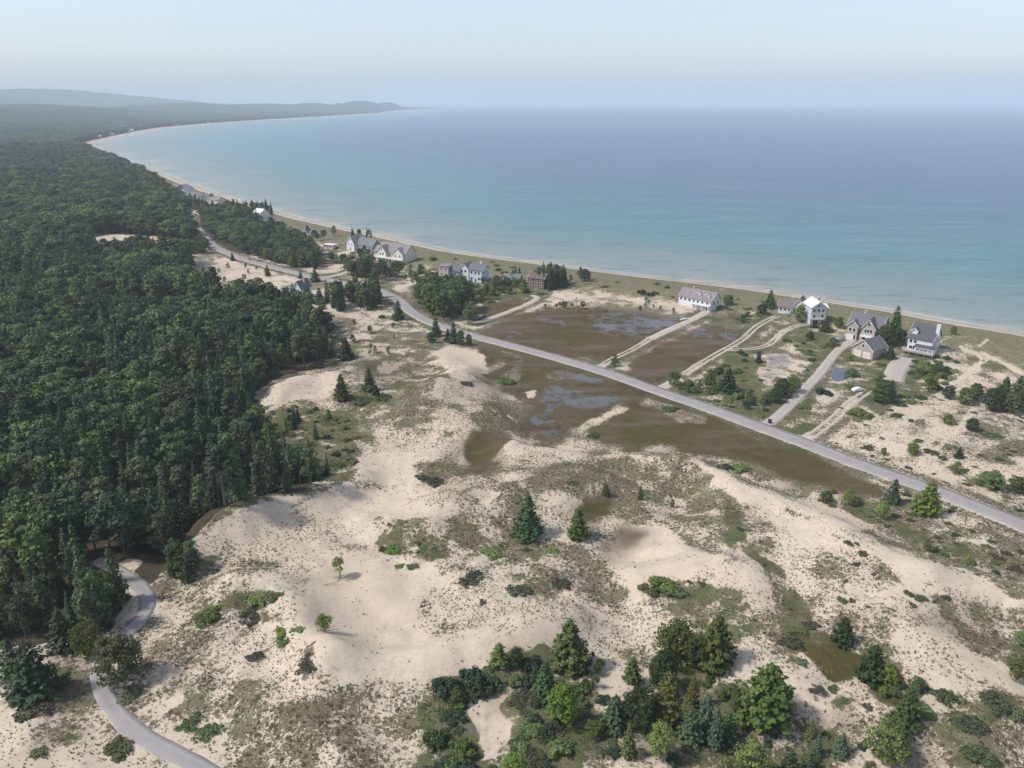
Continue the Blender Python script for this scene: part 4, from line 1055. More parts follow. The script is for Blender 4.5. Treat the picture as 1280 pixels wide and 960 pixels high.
# ------------------------------------------------------------------ trees that stand apart
# (px, py of the foot, height m, kind, width factor, label)
TREES = [
    (660, 669, 12.5, 'hero_dark', 1.15, 'lone dark conifer on pale sand in the middle of the dunes'),
    (722, 672, 8, 'hero_conifer', 1.0, 'bushy green conifer beside the brown hollow in the middle dunes'),
    (757, 618, 3.4, 'hero_conifer', 1.0, 'small green conifer on the rim of the olive hollow'),
    (800, 624, 4, 'hero_yellow', .9, 'small yellow green conifer alone on sand below the wet meadow'),
    (840, 634, 2.6, 'hero_round', .8, 'tiny dark round tree on sand right of the small yellow green conifer'),
    (711, 832, 12, 'hero_conifer', 1.2, 'tall full conifer at the end of the sand crest in the lower middle'),
    (703, 902, 9.5, 'hero_round', 1.05, 'rounded green pine below the tall conifer of the sand crest'),
    (681, 868, 8.5, 'hero_dark', 1.0, 'darker thin conifer between the tall conifer and the rounded pine'),
    (624, 830, 5.5, 'hero_conifer', 1.1, 'left one of two low conifers on the edge of the white sand bowl'),
    (645, 833, 5, 'hero_round', 1.0, 'right one of two low conifers on the edge of the white sand bowl'),
    (600, 868, 5.5, 'hero_conifer', 1.0, 'small bright conifer on the green slope below the white sand bowl'),
    (572, 880, 4, 'hero_round', 1.2, 'low dark conifer at the left tip of the green slope'),
    (843, 828, 12, 'hero_round', 1.1, 'dark rounded pine at the top of the lower grove'),
    (893, 830, 12.5, 'hero_conifer', 1.15, 'bright full conifer at the top right of the lower grove'),
    (868, 832, 9, 'hero_round', .8, 'squeezed green pine between the two big trees topping the lower grove'),
    (827, 862, 10.5, 'hero_round', .9, 'light green pine below the dark rounded pine of the lower grove'),
    (790, 852, 6.5, 'hero_conifer', .9, 'small pointed conifer at the left shoulder of the lower grove'),
    (798, 908, 10.5, 'hero_round', .95, 'dark pine with dull bare spots in the left of the lower grove'),
    (768, 910, 8, 'hero_dark', 1.15, 'leaning dark green conifer left of the dull pine'),
    (744, 922, 4.5, 'hero_round', 1.2, 'lowest left bush-like tree of the lower grove'),
    (832, 906, 13, 'hero_yellow', 1.15, 'tall yellow green conifer in the centre of the lower grove'),
    (824, 948, 8.5, 'hero_lime', .95, 'round bright green tree in front of the yellow green conifer'),
    (785, 946, 8, 'hero_yellow', .75, 'narrow yellow green conifer at the front left of the lower grove'),
    (864, 885, 8.5, 'hero_yellow', .7, 'slender yellow green conifer right of the tall yellow green one'),
    (880, 916, 9.5, 'hero_blue', .9, 'left one of two blue green spruces in the lower grove'),
    (893, 934, 9.5, 'hero_blue', .85, 'right one of two blue green spruces in the lower grove'),
    (862, 925, 8, 'hero_dark', 1.0, 'shadowy dark conifer between the bright green tree and the blue spruces'),
    (908, 928, 7.5, 'hero_dark', 1.1, 'dark conifer at the right end of the lower grove'),
    (957, 894, 12.5, 'hero_conifer', 1.3, 'large pyramidal conifer standing clear right of the lower grove'),
    (967, 920, 3.6, 'hero_blue', 1.0, 'small blue green spruce below the large pyramidal conifer'),
    (935, 975, 9.5, 'hero_lime', 1.15, 'big light green broadleaf tree cut by the bottom edge of the photo'),
    (905, 988, 8, 'hero_lime', 1.0, 'light green broadleaf tree left of the big one on the bottom edge'),
    (985, 975, 7, 'hero_dark', 1.1, 'dark conifer right of the light green trees on the bottom edge'),
    (1020, 945, 5.5, 'hero_blue', .9, 'left one of the small blue green trees near the bottom right sand'),
    (1050, 944, 5.2, 'hero_blue', 1.2, 'squat blue green tree near the bottom right sand'),
    (1012, 920, 4.5, 'hero_yellow', .9, 'small yellowish tree between dull shrubs near the bottom right'),
    (1008, 968, 5.5, 'hero_dark', 1.0, 'short dark tree at the foot of the blue green ones'),
    (1108, 948, 9, 'hero_round', 1.25, 'big round bright green pine in the bottom right'),
    (1130, 908, 9.5, 'hero_dark', 1.05, 'dark conifer just behind the big round bright green pine'),
    (1086, 972, 3.8, 'hero_lime', 1.0, 'small bright tree at the foot of the big round pine'),
    (1052, 803, 7, 'hero_conifer', 1.05, 'bright conifer on the left bank of the long olive hollow'),
    (1062, 803, 3.2, 'hero_blue', 1.0, 'small blue green spruce touching the bright conifer of the hollow'),
    (1088, 850, 9, 'hero_conifer', 1.0, 'taller of the two trees at the right of the olive hollow'),
    (1110, 858, 5.8, 'hero_round', 1.0, 'shorter of the two trees at the right of the olive hollow'),
    (640, 985, 7.5, 'hero_lime', 1.3, 'leafy tree at the bottom edge with pale dead branches in it'),
    (45, 866, 10.5, 'hero_dark', 1.2, 'dense pine on the bare ground in the bottom left'),
    (152, 852, 11, 'hero_round', .98, 'big spreading pine hiding the bend of the lane'),
    (112, 820, 8.5, 'hero_round', .85, 'dark pine left of the bend of the lane'),
    (18, 845, 8, 'hero_dark', 1.0, 'slim dark conifer at the far bottom left of the forest edge'),
    (82, 812, 9, 'hero_dark', 1.0, 'dark conifer behind the dense pine of the bottom left'),
    (124, 770, 12, 'hero_round', .85, 'tall pine on the inner side of the upper bend of the lane'),
    (428, 500, 9.5, 'hero_dark', 1.1, 'dark conifer on sand right of the pale shoulder by the forest'),
    (462, 488, 8.5, 'hero_dark', 1.1, 'dark conifer beside green shrubs right of the first one'),
    (470, 494, 4, 'hero_conifer', 1.2, 'low green conifer at the foot of the second dark conifer'),
    (433, 449, 9, 'hero_dark', 1.3, 'full conifer beside the forest edge below the upper road'),
    (414, 447, 6, 'hero_dark', 1.0, 'small conifer between the forest edge and the full conifer'),
    (498, 399, 9.5, 'hero_dark', .95, 'single dark conifer at the edge of the upper road'),
    (545, 420, 9, 'hero_dark', .9, 'first conifer of the row below the road bend'),
    (540, 428, 5, 'hero_round', 1.2, 'low tree at the foot of the row below the road bend'),
    (560, 427, 6, 'hero_dark', 1.2, 'second conifer of the row below the road bend'),
    (567, 429, 10, 'hero_dark', .8, 'tallest conifer of the row below the road bend'),
    (576, 431, 7, 'hero_round', .9, 'rounded tree of the row below the road bend'),
    (586, 432, 5.5, 'hero_round', .9, 'last low tree of the row below the road bend'),
    (400, 380, 9, 'hero_dark', 1.0, 'spruce beside the pale blue house roof at the forest edge'),
    (394, 352, 8, 'hero_dark', 1.3, 'broad conifer just below the junction of the upper road'),
    (376, 348, 5, 'hero_dark', .9, 'small conifer on the near verge of the upper road'),
    (335, 345, 7, 'hero_dark', .9, 'thin conifer on the sand below the upper road'),
    (251, 316, 9, 'hero_round', 1.25, 'round tree on the inner bend of the far upper road'),
    (291, 326, 6, 'hero_dark', .9, 'small dark tree on the near verge of the far upper road'),
    (350, 318, 6, 'hero_round', 1.0, 'dark bush-like tree on the far verge of the upper road'),
    (1158, 641, 9, 'hero_conifer', 1.1, 'bright conifer on the near verge of the main road at right'),
    (1164, 640, 4, 'hero_blue', 1.2, 'low blue green tree at the foot of the bright roadside conifer'),
    (1115, 628, 7, 'hero_dark', .95, 'dark roadside conifer left of the bright one'),
    (1103, 648, 5, 'hero_lime', 1.2, 'bright low tree on brown ground below the roadside conifers'),
    (1062, 631, 4.5, 'hero_lime', 1.3, 'bright low tree in the olive strip beside the main road'),
    (1032, 628, 3.8, 'hero_round', 1.3, 'dark low tree in the olive strip beside the main road'),
    (1158, 690, 3.6, 'hero_lime', 1.0, 'small bright tree in the scrub between sand ribbon and main road'),
    (1178, 702, 3, 'hero_lime', 1.4, 'spreading low tree in the scrub right of the small bright one'),
    (1210, 712, 3.4, 'hero_lime', 1.2, 'small bright tree beside the sand ribbon at right'),
    (909, 489, 9, 'hero_dark', 1.3, 'big dark conifer in the green plot beside the road'),
    (887, 480, 6, 'hero_conifer', 1.0, 'smaller conifer left of the big dark one in the green plot'),
    (948, 453, 5, 'hero_dark', 1.0, 'small dark conifer on the edge of the purple pool'),
    (842, 481, 5.5, 'hero_round', 1.2, 'dark round tree where the second track leaves the road'),
    (768, 458, 5, 'hero_lime', 1.1, 'small bright tree where the first track leaves the road'),
    (976, 496, 7.5, 'hero_round', 1.2, 'left rounded tree of the thicket between pool and pale drive'),
    (990, 490, 7, 'hero_round', 1.1, 'middle rounded tree of the thicket between pool and pale drive'),
    (968, 503, 6, 'hero_round', 1.2, 'front rounded tree of the thicket between pool and pale drive'),
    (1102, 503, 9, 'hero_round', 1.3, 'large spreading pine at the end of the double track by the white car'),
    (1112, 498, 7, 'hero_dark', 1.1, 'dark conifer touching the large spreading pine'),
    (1117, 420, 14, 'hero_dark', .75, 'tall narrow conifer between the taupe house and the white house'),
    (1103, 430, 9, 'hero_round', 1.1, 'left dark tree of the clump between the taupe and white houses'),
    (1112, 432, 8.5, 'hero_round', 1.2, 'middle dark tree of the clump between the taupe and white houses'),
    (1124, 430, 7.5, 'hero_round', 1.1, 'right dark tree of the clump between the taupe and white houses'),
    (1112, 448, 6, 'hero_dark', 1.2, 'dark low conifer in front of the clump by the garage'),
    (962, 384, 9, 'hero_dark', 1.1, 'dark conifer at the left of the brown roofed house'),
    (952, 392, 5.5, 'hero_round', 1.4, 'low rounded tree in front of the dark conifer by the beach'),
    (999, 402, 8.5, 'hero_round', 1.0, 'left dark pine between the brown roofed and grey houses'),
    (1007, 397, 9, 'hero_round', 1.1, 'right dark pine between the brown roofed and grey houses'),
    (1032, 414, 7.5, 'hero_dark', 1.2, 'dark tree covering the corner of the grey house with pale roof'),
    (1048, 410, 6, 'hero_round', 1.0, 'rounded tree between the grey house and the taupe house'),
    (1012, 424, 4, 'hero_round', 1.3, 'low dark tree on the lawn in front of the black car'),
    (910, 381, 6, 'hero_round', 1.35, 'round dark tree at the right end of the long white house'),
    (1191, 418, 4.5, 'hero_round', .9, 'small lone tree on the beach right of the white house'),
    (1160, 488, 6.5, 'mid_leafy', 1.4, 'wide leafy tree on the lawn below the white house'),
    (1185, 498, 5.5, 'hero_round', 1.2, 'dark low tree at the lower edge of the lawn by the sand trail'),
    (1205, 505, 6.5, 'hero_round', 1.3, 'left round pine of the group beside the sand trail'),
    (1218, 501, 7, 'hero_round', 1.2, 'right round pine of the group beside the sand trail'),
    (1240, 512, 9, 'hero_round', 1.2, 'front left pine of the dark stand on the right edge'),
    (1252, 504, 10, 'hero_dark', 1.2, 'middle pine of the dark stand on the right edge'),
    (1262, 515, 8, 'hero_round', 1.3, 'front right pine of the dark stand on the right edge'),
    (1270, 503, 10, 'hero_dark', 1.3, 'tallest pine of the dark stand on the right edge'),
    (1280, 512, 9, 'hero_round', 1.2, 'pine of the dark stand cut by the right edge'),
    (1214, 538, 4.5, 'hero_round', 1.4, 'round dark tree on the sand below the group of trail pines'),
    (1184, 530, 4, 'hero_round', 1.3, 'round tree left of the faint double track in the sand'),
    (1140, 568, 4, 'hero_round', 1.5, 'broad low tree beside the faint track near the main road'),
    (1104, 568, 2.6, 'hero_round', 1.0, 'tiny dark tree on sand beside the main road'),
    (1198, 572, 3.6, 'hero_dark', 1.4, 'small dark tree alone in the sand at the middle right'),
    (1240, 612, 6, 'hero_round', 1.4, 'large dark round tree beyond the main road near the right edge'),
    (1228, 606, 4, 'hero_round', 1.4, 'low companion left of the large dark round roadside tree'),
    (1272, 615, 5, 'hero_round', 1.5, 'spreading tree beyond the main road cut by the right edge'),
    (1195, 592, 3.5, 'hero_lime', 1.7, 'bright spreading scrub tree beyond the main road'),
    (1272, 850, 5, 'hero_lime', 1.4, 'bright bushy tree on the right edge of the lower sand'),
    (1275, 805, 3, 'hero_lime', 1.4, 'small bright tree on the right edge above the bushy one'),
    (668, 358, 9, 'hero_dark', .9, 'conifer in front of the red brown house'),
]
tx, ty, tz = place([(a, b) for a, b, *_ in TREES])
for (a, b, h, kd, w, lb), x, y, z in zip(TREES, tx, ty, tz):
    if b > 780 and 560 < a < 1180: h *= .82
    if (a, b) == (660, 669): h, w = 10.8, 1.0
    if kd in ('hero_round', 'hero_lime'): w *= .88
    nm = {'hero_round': 'dune_pine_tree', 'hero_conifer': 'dune_conifer_tree', 'hero_dark': 'dune_conifer_tree', 'hero_yellow': 'dune_conifer_tree', 'hero_blue': 'dune_spruce_tree', 'hero_lime': 'leafy_tree', 'mid_leafy': 'leafy_tree'}[kd]
    make_tree(nm, kd, x, y, z - .1, h, lb, 'tree', None, w * (1.12 if kd in ('hero_conifer', 'hero_dark') else .95))

# clumps of look-alike trees: pixel ellipse, count, kinds, heights, label, group
CLUMPS = [
    ((548, 386, 38, 19), 60, ('mid_leafy', 'leafy', 'pine'), (10, 15), 'leafy green tree in the dense clump inside the bend of the road', 'trees inside the road bend'),
    ((588, 400, 8, 6), 8, ('mid_leafy', 'leafy'), (6, 9), 'leafy green tree at the track end of the clump by the road bend', 'trees at the end of the road bend clump'),
    ((440, 380, 36, 12), 40, ('pine', 'spruce'), (9, 13), 'dark conifer in the group on the near side of the upper road', 'conifers on the near side of the upper road'),
    ((466, 346, 34, 8), 34, ('leafy', 'pine'), (7, 11), 'green tree in the group below the big porch house', 'trees below the big porch house'),
    ((455, 325, 10, 3), 5, ('leafy', 'pine'), (7, 9), 'dark tree at the left corner of the big porch house', 'trees at the corner of the porch house'),
    ((370, 330, 42, 6), 34, ('leafy', 'mid_leafy'), (6, 9), 'bushy green tree lining the far side of the upper road', 'trees lining the upper road'),
    ((365, 300, 46, 8), 40, ('leafy', 'pine'), (5, 9), 'green tree between the upper road and the beach houses', 'trees between upper road and beach'),
    ((690, 358, 18, 5), 26, ('spruce', 'pine'), (9, 13), 'dark conifer in the stand right of the red brown house', 'conifers right of the red brown house'),
    ((622, 362, 44, 7), 40, ('leafy', 'mid_leafy'), (3.5, 6), 'low green tree around the green grey house', 'low trees around the green grey house'),
    ((642, 352, 10, 4), 6, ('spruce',), (7, 9), 'dark conifer left of the red brown house', 'conifers left of the red brown house'),
    ((726, 352, 16, 4), 9, ('leafy', 'pine'), (5, 7), 'dark round tree in the small group near the beach', 'trees of the small beach group'),
    ((600, 372, 20, 4), 9, ('leafy', 'mid_leafy'), (4, 6), 'low green tree beside the brown meadow strip', 'low trees beside the brown meadow strip'),
    ((440, 296, 26, 3), 9, ('spruce', 'pine'), (5, 8), 'small dark tree behind the white gabled house', 'small trees behind the white gabled house'),
    ((305, 268, 40, 7), 44, ('spruce', 'pine'), (8, 12), 'dark conifer among the far beach houses', 'conifers among the far beach houses'),
    ((235, 256, 34, 5), 40, ('spruce', 'pine'), (7, 11), 'dark tree in front of the farthest beach houses', 'trees before the farthest beach houses'),
    ((420, 330, 16, 4), 8, ('leafy', 'mid_leafy'), (4, 7), 'bushy tree between the gravel drive and the upper road', 'bushy trees by the gravel drive'),
    ((300, 345, 40, 10), 9, ('mid_leafy', 'pine'), (2.5, 5), 'small tree on the sandy slope under the far upper road', 'small trees on the sandy slope'),
    ((455, 425, 50, 22), 16, ('mid_leafy', 'pine'), (2, 4), 'low tree on the mixed ground right of the forest corner', 'low trees right of the forest corner'),
    ((820, 385, 40, 8), 8, ('mid_leafy',), (2, 3.5), 'low bushy tree in the rough sand left of the long white house', 'low bushy trees by the long white house'),
    ((930, 398, 26, 6), 8, ('mid_leafy', 'leafy'), (2, 4), 'low leafy tree between the long white house and the brown roofed house', 'low leafy trees between the houses'),
    ((510, 345, 22, 8), 14, ('leafy', 'mid_leafy'), (3, 6), 'leafy tree in the rough ground below the porch house walkway', 'leafy trees below the walkway'),
    ((160, 318, 80, 5), 10, ('leafy', 'pine'), (8, 12), 'tree standing in the sandy clearing strip of the forest', 'trees of the sandy clearing strip'),
    ((530, 350, 24, 9), 16, ('leafy', 'pine'), (3, 6), 'small tree left of the weathered tan house', 'small trees left of the tan house'),
    ((700, 385, 30, 3), 10, ('leafy',), (2.5, 4), 'grey green willow scrub at the top of the wet meadow', 'willow scrub of the wet meadow'),
    ((870, 490, 26, 8), 12, ('leafy', 'mid_leafy'), (2.5, 4), 'low bright scrub tree in the green roadside plot', 'scrub trees of the green roadside plot'),
    ((940, 505, 26, 8), 10, ('leafy', 'mid_leafy'), (2.5, 4), 'low green scrub tree beside the thicket by the pale drive', 'scrub trees beside the thicket'),
    ((385, 595, 26, 12), 16, ('spruce',), (5, 9), 'small spruce at the rounded tip of the forest', 'spruces at the rounded forest tip'),
    ((380, 535, 40, 18), 9, ('spruce', 'pine'), (3, 6), 'small scattered conifer on the green patch by the forest', 'scattered conifers on the green patch'),
    ((1165, 470, 22, 14), 12, ('leafy', 'mid_leafy'), (2.5, 4.5), 'low leafy scrub tree on the lawn slope under the white house', 'scrub trees under the white house'),
    ((1045, 432, 10, 5), 4, ('leafy',), (3, 4), 'small leafy tree beside the parked car', 'small trees beside the parked car'),
    ((930, 880, 40, 14), 8, ('mid_leafy', 'leafy'), (2, 3.5), 'dull low scrub tree on brown litter under the lower grove', 'low scrub under the lower grove'),
    ((730, 845, 22, 24), 8, ('leafy', 'mid_leafy'), (1.6, 3), 'knee high leafy scrub between the sand crest conifers', 'leafy scrub by the sand crest conifers'),
    ((1130, 870, 40, 14), 9, ('leafy', 'mid_leafy'), (1.6, 3), 'low leafy scrub round the end of the olive hollow', 'leafy scrub round the olive hollow'),
    ((230, 715, 20, 14), 9, ('pine', 'spruce'), (4, 7), 'young conifer on the forest edge above the lane', 'young conifers on the forest edge'),
]
for (cx, cy, rx, ry), n, kds, (h0, h1), lb, gp in CLUMPS:
    pts = []
    while len(pts) < n:
        a, r = random.uniform(0, 6.28), math.sqrt(random.random())
        q = (cx + rx * r * math.cos(a), cy + ry * r * math.sin(a))
        if cx == 548 and q[1] > 388 + (q[0] - 548) * .62 + 14: continue
        pts.append(q)
    X, Y, Z = place(pts)
    dr = seg_dist(X, Y, ROAD)
    for P, w, s in DRIVE_W: dr = np.minimum(dr, seg_dist(X, Y, P) + 3)
    for x, y, z, d in zip(X, Y, Z, dr):
        if d < 6: continue
        kd = random.choice(kds)
        make_tree({'spruce': 'conifer_tree', 'pine': 'conifer_tree'}.get(kd, 'leafy_tree'), kd, x, y, z - .1, random.uniform(h0, h1), lb, 'tree', gp, random.uniform(.85, 1.15))

# dead pale trees in the forest and a gnarled pair on the sand bowl
def dead_tree(px, py, h, label):
    (x,), (y,), (z,) = place([(px, py)])
    e = empty('dead_tree', x, y, z)
    me = trunk_mesh(int(px), h, .16, 16, 2.6, .3, .98); me.materials.append(M['dead']); link('trunk', me, None, e)
    tag(e, label, 'dead tree')
dead_tree(83, 548, 15, 'bare grey dead tree standing out of the dense forest')
dead_tree(650, 975, 8, 'pale bare branches rising from the leafy tree on the bottom edge')

def gnarled(px, py, h, label, seed):
    (x,), (y,), (z,) = place([(px, py)])
    e = empty('gnarled_pine', x, y, z)
    r = random.Random(seed); m = MB()
    prev = Vector((0, 0, -.4))
    for k in range(4):
        nx = Vector((r.uniform(-.3, .5), r.uniform(-.3, .3), h * .2 * (k + 1))); m.tube(prev, nx, .2 - .03 * k, .17 - .03 * k, 7); prev = nx
    for k in range(9):
        an = k * .7 + r.uniform(-.2, .2); L = r.uniform(1.2, 3.2); p = Vector((0, 0, .35)); 
        for q in range(3):
            p2 = p + Vector((math.cos(an) * L / 3, math.sin(an) * L / 3, r.uniform(-.22, .12) - (.05 if q else 0))); m.tube(p, p2, .11 - .03 * q, .08 - .03 * q, 5); p = p2; an += r.uniform(-.5, .5)
    me = m.mesh('trunk'); me.materials.append(M['dead']); link('trunk', me, None, e)
    V, Fc = clump_crown(seed, h, 1.3, .66, .32, 16, 70, .7, .15, 1.1, 0, .2)
    me = np_mesh('crown', V, Fc); me.materials.append(M['yellowpine']); link('crown', me, None, e)
    tag(e, label, 'tree')
gnarled(424, 722, 4.6, 'gnarled little pine with bare roots on the rim of the sand bowl', 5)
gnarled(405, 790, 3.4, 'small gnarled bush pine on the left side of the white sand bowl', 6)

def driftlog(px, py, L, rz, label):
    (x,), (y,), (z,) = place([(px, py)])
    m = MB(); r = random.Random(int(px)); p = Vector((-L / 2, 0, .12))
    for k in range(4):
        q = p + Vector((L / 4, r.uniform(-.3, .3), r.uniform(-.05, .08))); m.tube(p, q, .13 - .02 * k, .11 - .02 * k, 6); p = q
        m.tube(q, q + Vector((r.uniform(-.3, .5), r.uniform(-.8, .8), .4)), .05, .015, 5)
    o = m.build('driftwood_log', M['dead']); o.location = (x, y, z); o.rotation_euler = (0, 0, rz)
    tag(o, label, 'log')
driftlog(408, 732, 5, .25, 'bent grey driftwood branch lying below the gnarled little pine')
driftlog(398, 458, 7, -.5, 'pale fallen dead tree on the sand shoulder by the forest')

print('T', round(_tm.time() - _t0, 1), 'shrubs on the sand')
# ------------------------------------------------------------------ shrubs on the sand
SHR = [  # px, py, half width in px, kind, label
    (262, 770, 16, 'green', 'green shrub on the tufted slope above the lane'),
    (312, 772, 15, 'juniper', 'left juniper of the mound left of the sand bowl'), (322, 752, 12, 'green', 'bright shrub on top of the mound left of the sand bowl'), (342, 746, 12, 'green', 'second bright shrub on the same mound, nearer the bowl'),
    (352, 790, 8, 'green', 'upper bright shrub on the small knoll by the gnarled bush pine'), (354, 802, 10, 'green', 'lower bright shrub on the small knoll by the gnarled bush pine'), (372, 788, 7, 'green', 'small bright shrub at the right end of the small knoll'),
    (318, 822, 10, 'juniper', 'dull shrub on the slope below the mound'), (385, 832, 16, 'juniper', 'dull low shrub on the left lip of the sand bowl'),
    (593, 724, 15, 'juniper', 'dark round shrub on the sand right of the bowl'), (648, 740, 14, 'juniper', 'dark shrub right of the dark round shrub, lower down'), (700, 730, 12, 'juniper', 'spreading dark shrub above the tall crest conifer'),
    (613, 694, 12, 'green', 'green shrub above the dark round shrub'), (516, 708, 7, 'juniper', 'left dark shrub at the edge of the heath above the bowl'), (500, 708, 6, 'green', 'small dark shrub touching the heath tip above the bowl'), (492, 688, 9, 'green', 'green shrub in the heath above the bowl'),
    (604, 752, 5, 'juniper', 'tiny dark shrub below the dark round shrub'), (690, 690, 8, 'green', 'green shrub near the bushy conifer of the middle dunes'), (40, 890, 18, 'juniper', 'dark low juniper mat below the dense pine of the bottom left'),
    (150, 937, 18, 'juniper', 'low shrub on the left of the lane near the bottom'), (46, 942, 12, 'juniper', 'small juniper mat at the very bottom left'), (165, 868, 14, 'juniper', 'dark shrub on the right of the lane under the big pine'),
    (1184, 872, 17, 'juniper', 'round dark juniper right of the olive hollow'), (1212, 908, 18, 'juniper', 'large juniper mat in the lower right sand'), (1225, 945, 20, 'juniper', 'wide dull shrub at the lower right bottom'),
    (1245, 880, 18, 'juniper', 'spreading juniper near the right edge'), (1268, 892, 16, 'juniper', 'juniper with grey middle on the right edge'), (1000, 828, 10, 'juniper', 'oval juniper on sand left of the olive hollow'), (990, 805, 14, 'juniper', 'long juniper mat above the oval one'),
    (1020, 862, 10, 'juniper', 'dull shrub on the sand below the oval juniper'), (1040, 862, 8, 'juniper', 'small dull shrub in the lower right grey scrub'), (830, 732, 16, 'green', 'bright green mat at the crest above the lower grove'), (812, 738, 12, 'green', 'left end of the bright green mat at the crest above the lower grove'),
    (850, 742, 14, 'juniper', 'dark mat behind the crest above the lower grove'), (455, 502, 12, 'juniper', 'green shrub below the second dark conifer'), (480, 498, 10, 'juniper', 'low shrub in the heath right of the second dark conifer'),
    (545, 604, 12, 'juniper', 'dark shrub above the upper small sand bowl'), (528, 598, 9, 'juniper', 'left dark shrub above the upper small sand bowl'), (632, 478, 11, 'green', 'bright shrub on the sand tongue in the wet meadow'), (742, 545, 7, 'green', 'bright shrub at the tip of the sand spit in the pool'),
    (716, 604, 6, 'juniper', 'small dark shrub on sand above the olive hollow'), (838, 512, 9, 'green', 'bright shrub on the sandy bar beside the main road'), (926, 588, 12, 'green', 'green shrub where the olive strip narrows'), (905, 585, 10, 'juniper', 'dull shrub left of the one where the olive strip narrows'),
    (583, 480, 8, 'juniper', 'tiny dark bush in the brown hollow near the road clump'), (1085, 560, 8, 'juniper', 'small shrub on the sand beyond the main road'), (1164, 566, 8, 'juniper', 'tiny shrub right of the faint track'), (1178, 573, 6, 'juniper', 'tiny blue green shrub left of the small dark tree'),
    (1075, 520, 12, 'green', 'bright green shrub on sand beside the double track'), (1120, 520, 8, 'juniper', 'dull shrub on the upper right sand'), (1148, 552, 6, 'juniper', 'small dull shrub above the broad low tree'), (1240, 545, 10, 'juniper', 'shrub on the sand under the dark stand'),
    (1025, 492, 6, 'bush', 'small green bush by the sandy patch below the pond'), (1036, 494, 5, 'bush', 'second small green bush below the pond'), (1065, 470, 8, 'bush', 'low green bush on the pond bank'), (1051, 510, 3, 'juniper', 'tiny dark bush beside the double track'),
    (1150, 748, 8, 'juniper', 'dull shrub on the tufted slope under the sand ribbon'), (1135, 742, 6, 'juniper', 'small dull shrub left of the one under the sand ribbon'), (560, 865, 16, 'bush', 'green bush at the left end of the green slope'), (590, 852, 14, 'bush', 'green bush in the middle of the green slope'),
    (615, 862, 12, 'bush', 'green bush right of the small bright conifer of the slope'), (665, 835, 12, 'bush', 'leafy bush behind the rounded pine'), (545, 930, 14, 'bush', 'leafy bush on the dark slope near the bottom'), (580, 945, 14, 'bush', 'grey green bush on the dark slope at the bottom'),
    (1000, 790, 8, 'green', 'bright shrub at the head of the olive hollow'), (1015, 782, 9, 'juniper', 'dull shrub at the head of the olive hollow'), (1140, 895, 12, 'juniper', 'wide dull bush right of the dark conifer of the bottom right'), (1155, 890, 12, 'green', 'green bush at the end of the olive hollow'),
    (238, 905, 14, 'juniper', 'left part of the pale brown shrub mat by the lane'), (262, 915, 16, 'juniper', 'right part of the pale brown shrub mat by the lane'),
]
X, Y, Z = place([(a, b) for a, b, *_ in SHR])
for (a, b, wpx, kd, lb), x, y, z in zip(SHR, X, Y, Z):
    m_per_px = (y * CP - (z - CAM_H) * SP) / FPX
    make_shrub(x, y, z - .05, wpx * m_per_px / 1.55, kd, lb, None, 'juniper_shrub' if kd == 'juniper' else 'shrub', .55 if kd != 'bush' else .9)
# many small look-alike mats
def scatter_shrubs(n, box, lay, thr, sc, kinds, label, group, gap=0):
    m = n * 14
    px, py = RNG.uniform(box[0], box[1], m), RNG.uniform(box[2], box[3], m)
    v = lay.sample(px, py)
    ok = (v > thr) & (v * RNG.uniform(0, 1, m) > thr * .4)
    px, py = px[ok], py[ok]
    X, Y, Z = place(list(zip(px, py)))
    ok = (seg_dist(X, Y, ROAD) > 6) & (seg_dist(X, Y, LANE) > 4)
    for P, w, s in DRIVE_W: ok &= seg_dist(X, Y, P) > 4
    for x, y, z in list(zip(X[ok], Y[ok], Z[ok]))[:n]:
        make_shrub(x, y, z - .05, random.uniform(*sc), random.choice(kinds), label, group, 'bush' if 'bush' in kinds else 'juniper_cushion', random.uniform(.4, .8))
scatter_shrubs(70, (480, 760, 800, 1000), GRN, .6, (.5, 1.2), ('bush', 'juniper'), 'low dark bush on the green slope below the white sand bowl', 'bushes of the green slope')
scatter_shrubs(50, (740, 1130, 840, 1000), HTH, .6, (.4, 1.0), ('bush', 'juniper'), 'low dull bush around the lower grove', 'bushes around the lower grove')
scatter_shrubs(110, (440, 1280, 560, 950), GRN, .4, (.25, .6), ('juniper',), 'knee high dark green cushion in the heath of the near dunes', 'low cushions in the dune heath')
scatter_shrubs(70, (1020, 1280, 500, 640), HTH, .35, (.25, .7), ('juniper',), 'small dark cushion on the sand beyond the main road', 'cushions on the sand beyond the road')
scatter_shrubs(110, (850, 1200, 425, 525), GRN, .45, (.5, 1.2), ('bush', 'green'), 'low green bush in the plots between the right hand houses', 'bushes between the right hand houses')
scatter_shrubs(110, (400, 1000, 300, 400), GRN, .3, (.5, 1.4), ('bush', 'juniper'), 'low bush in the rough ground behind the beach', 'bushes behind the beach')
scatter_shrubs(50, (320, 460, 500, 600), GRN, .5, (.4, .8), ('bush', 'juniper'), 'low bush on the green patch beside the forest', 'bushes on the green patch')
scatter_shrubs(60, (1050, 1280, 590, 760), HTH, .5, (.3, .7), ('juniper',), 'low cushion in the scrub strip along the main road', 'cushions of the roadside scrub')

print('T', round(_tm.time() - _t0, 1), 'marram')
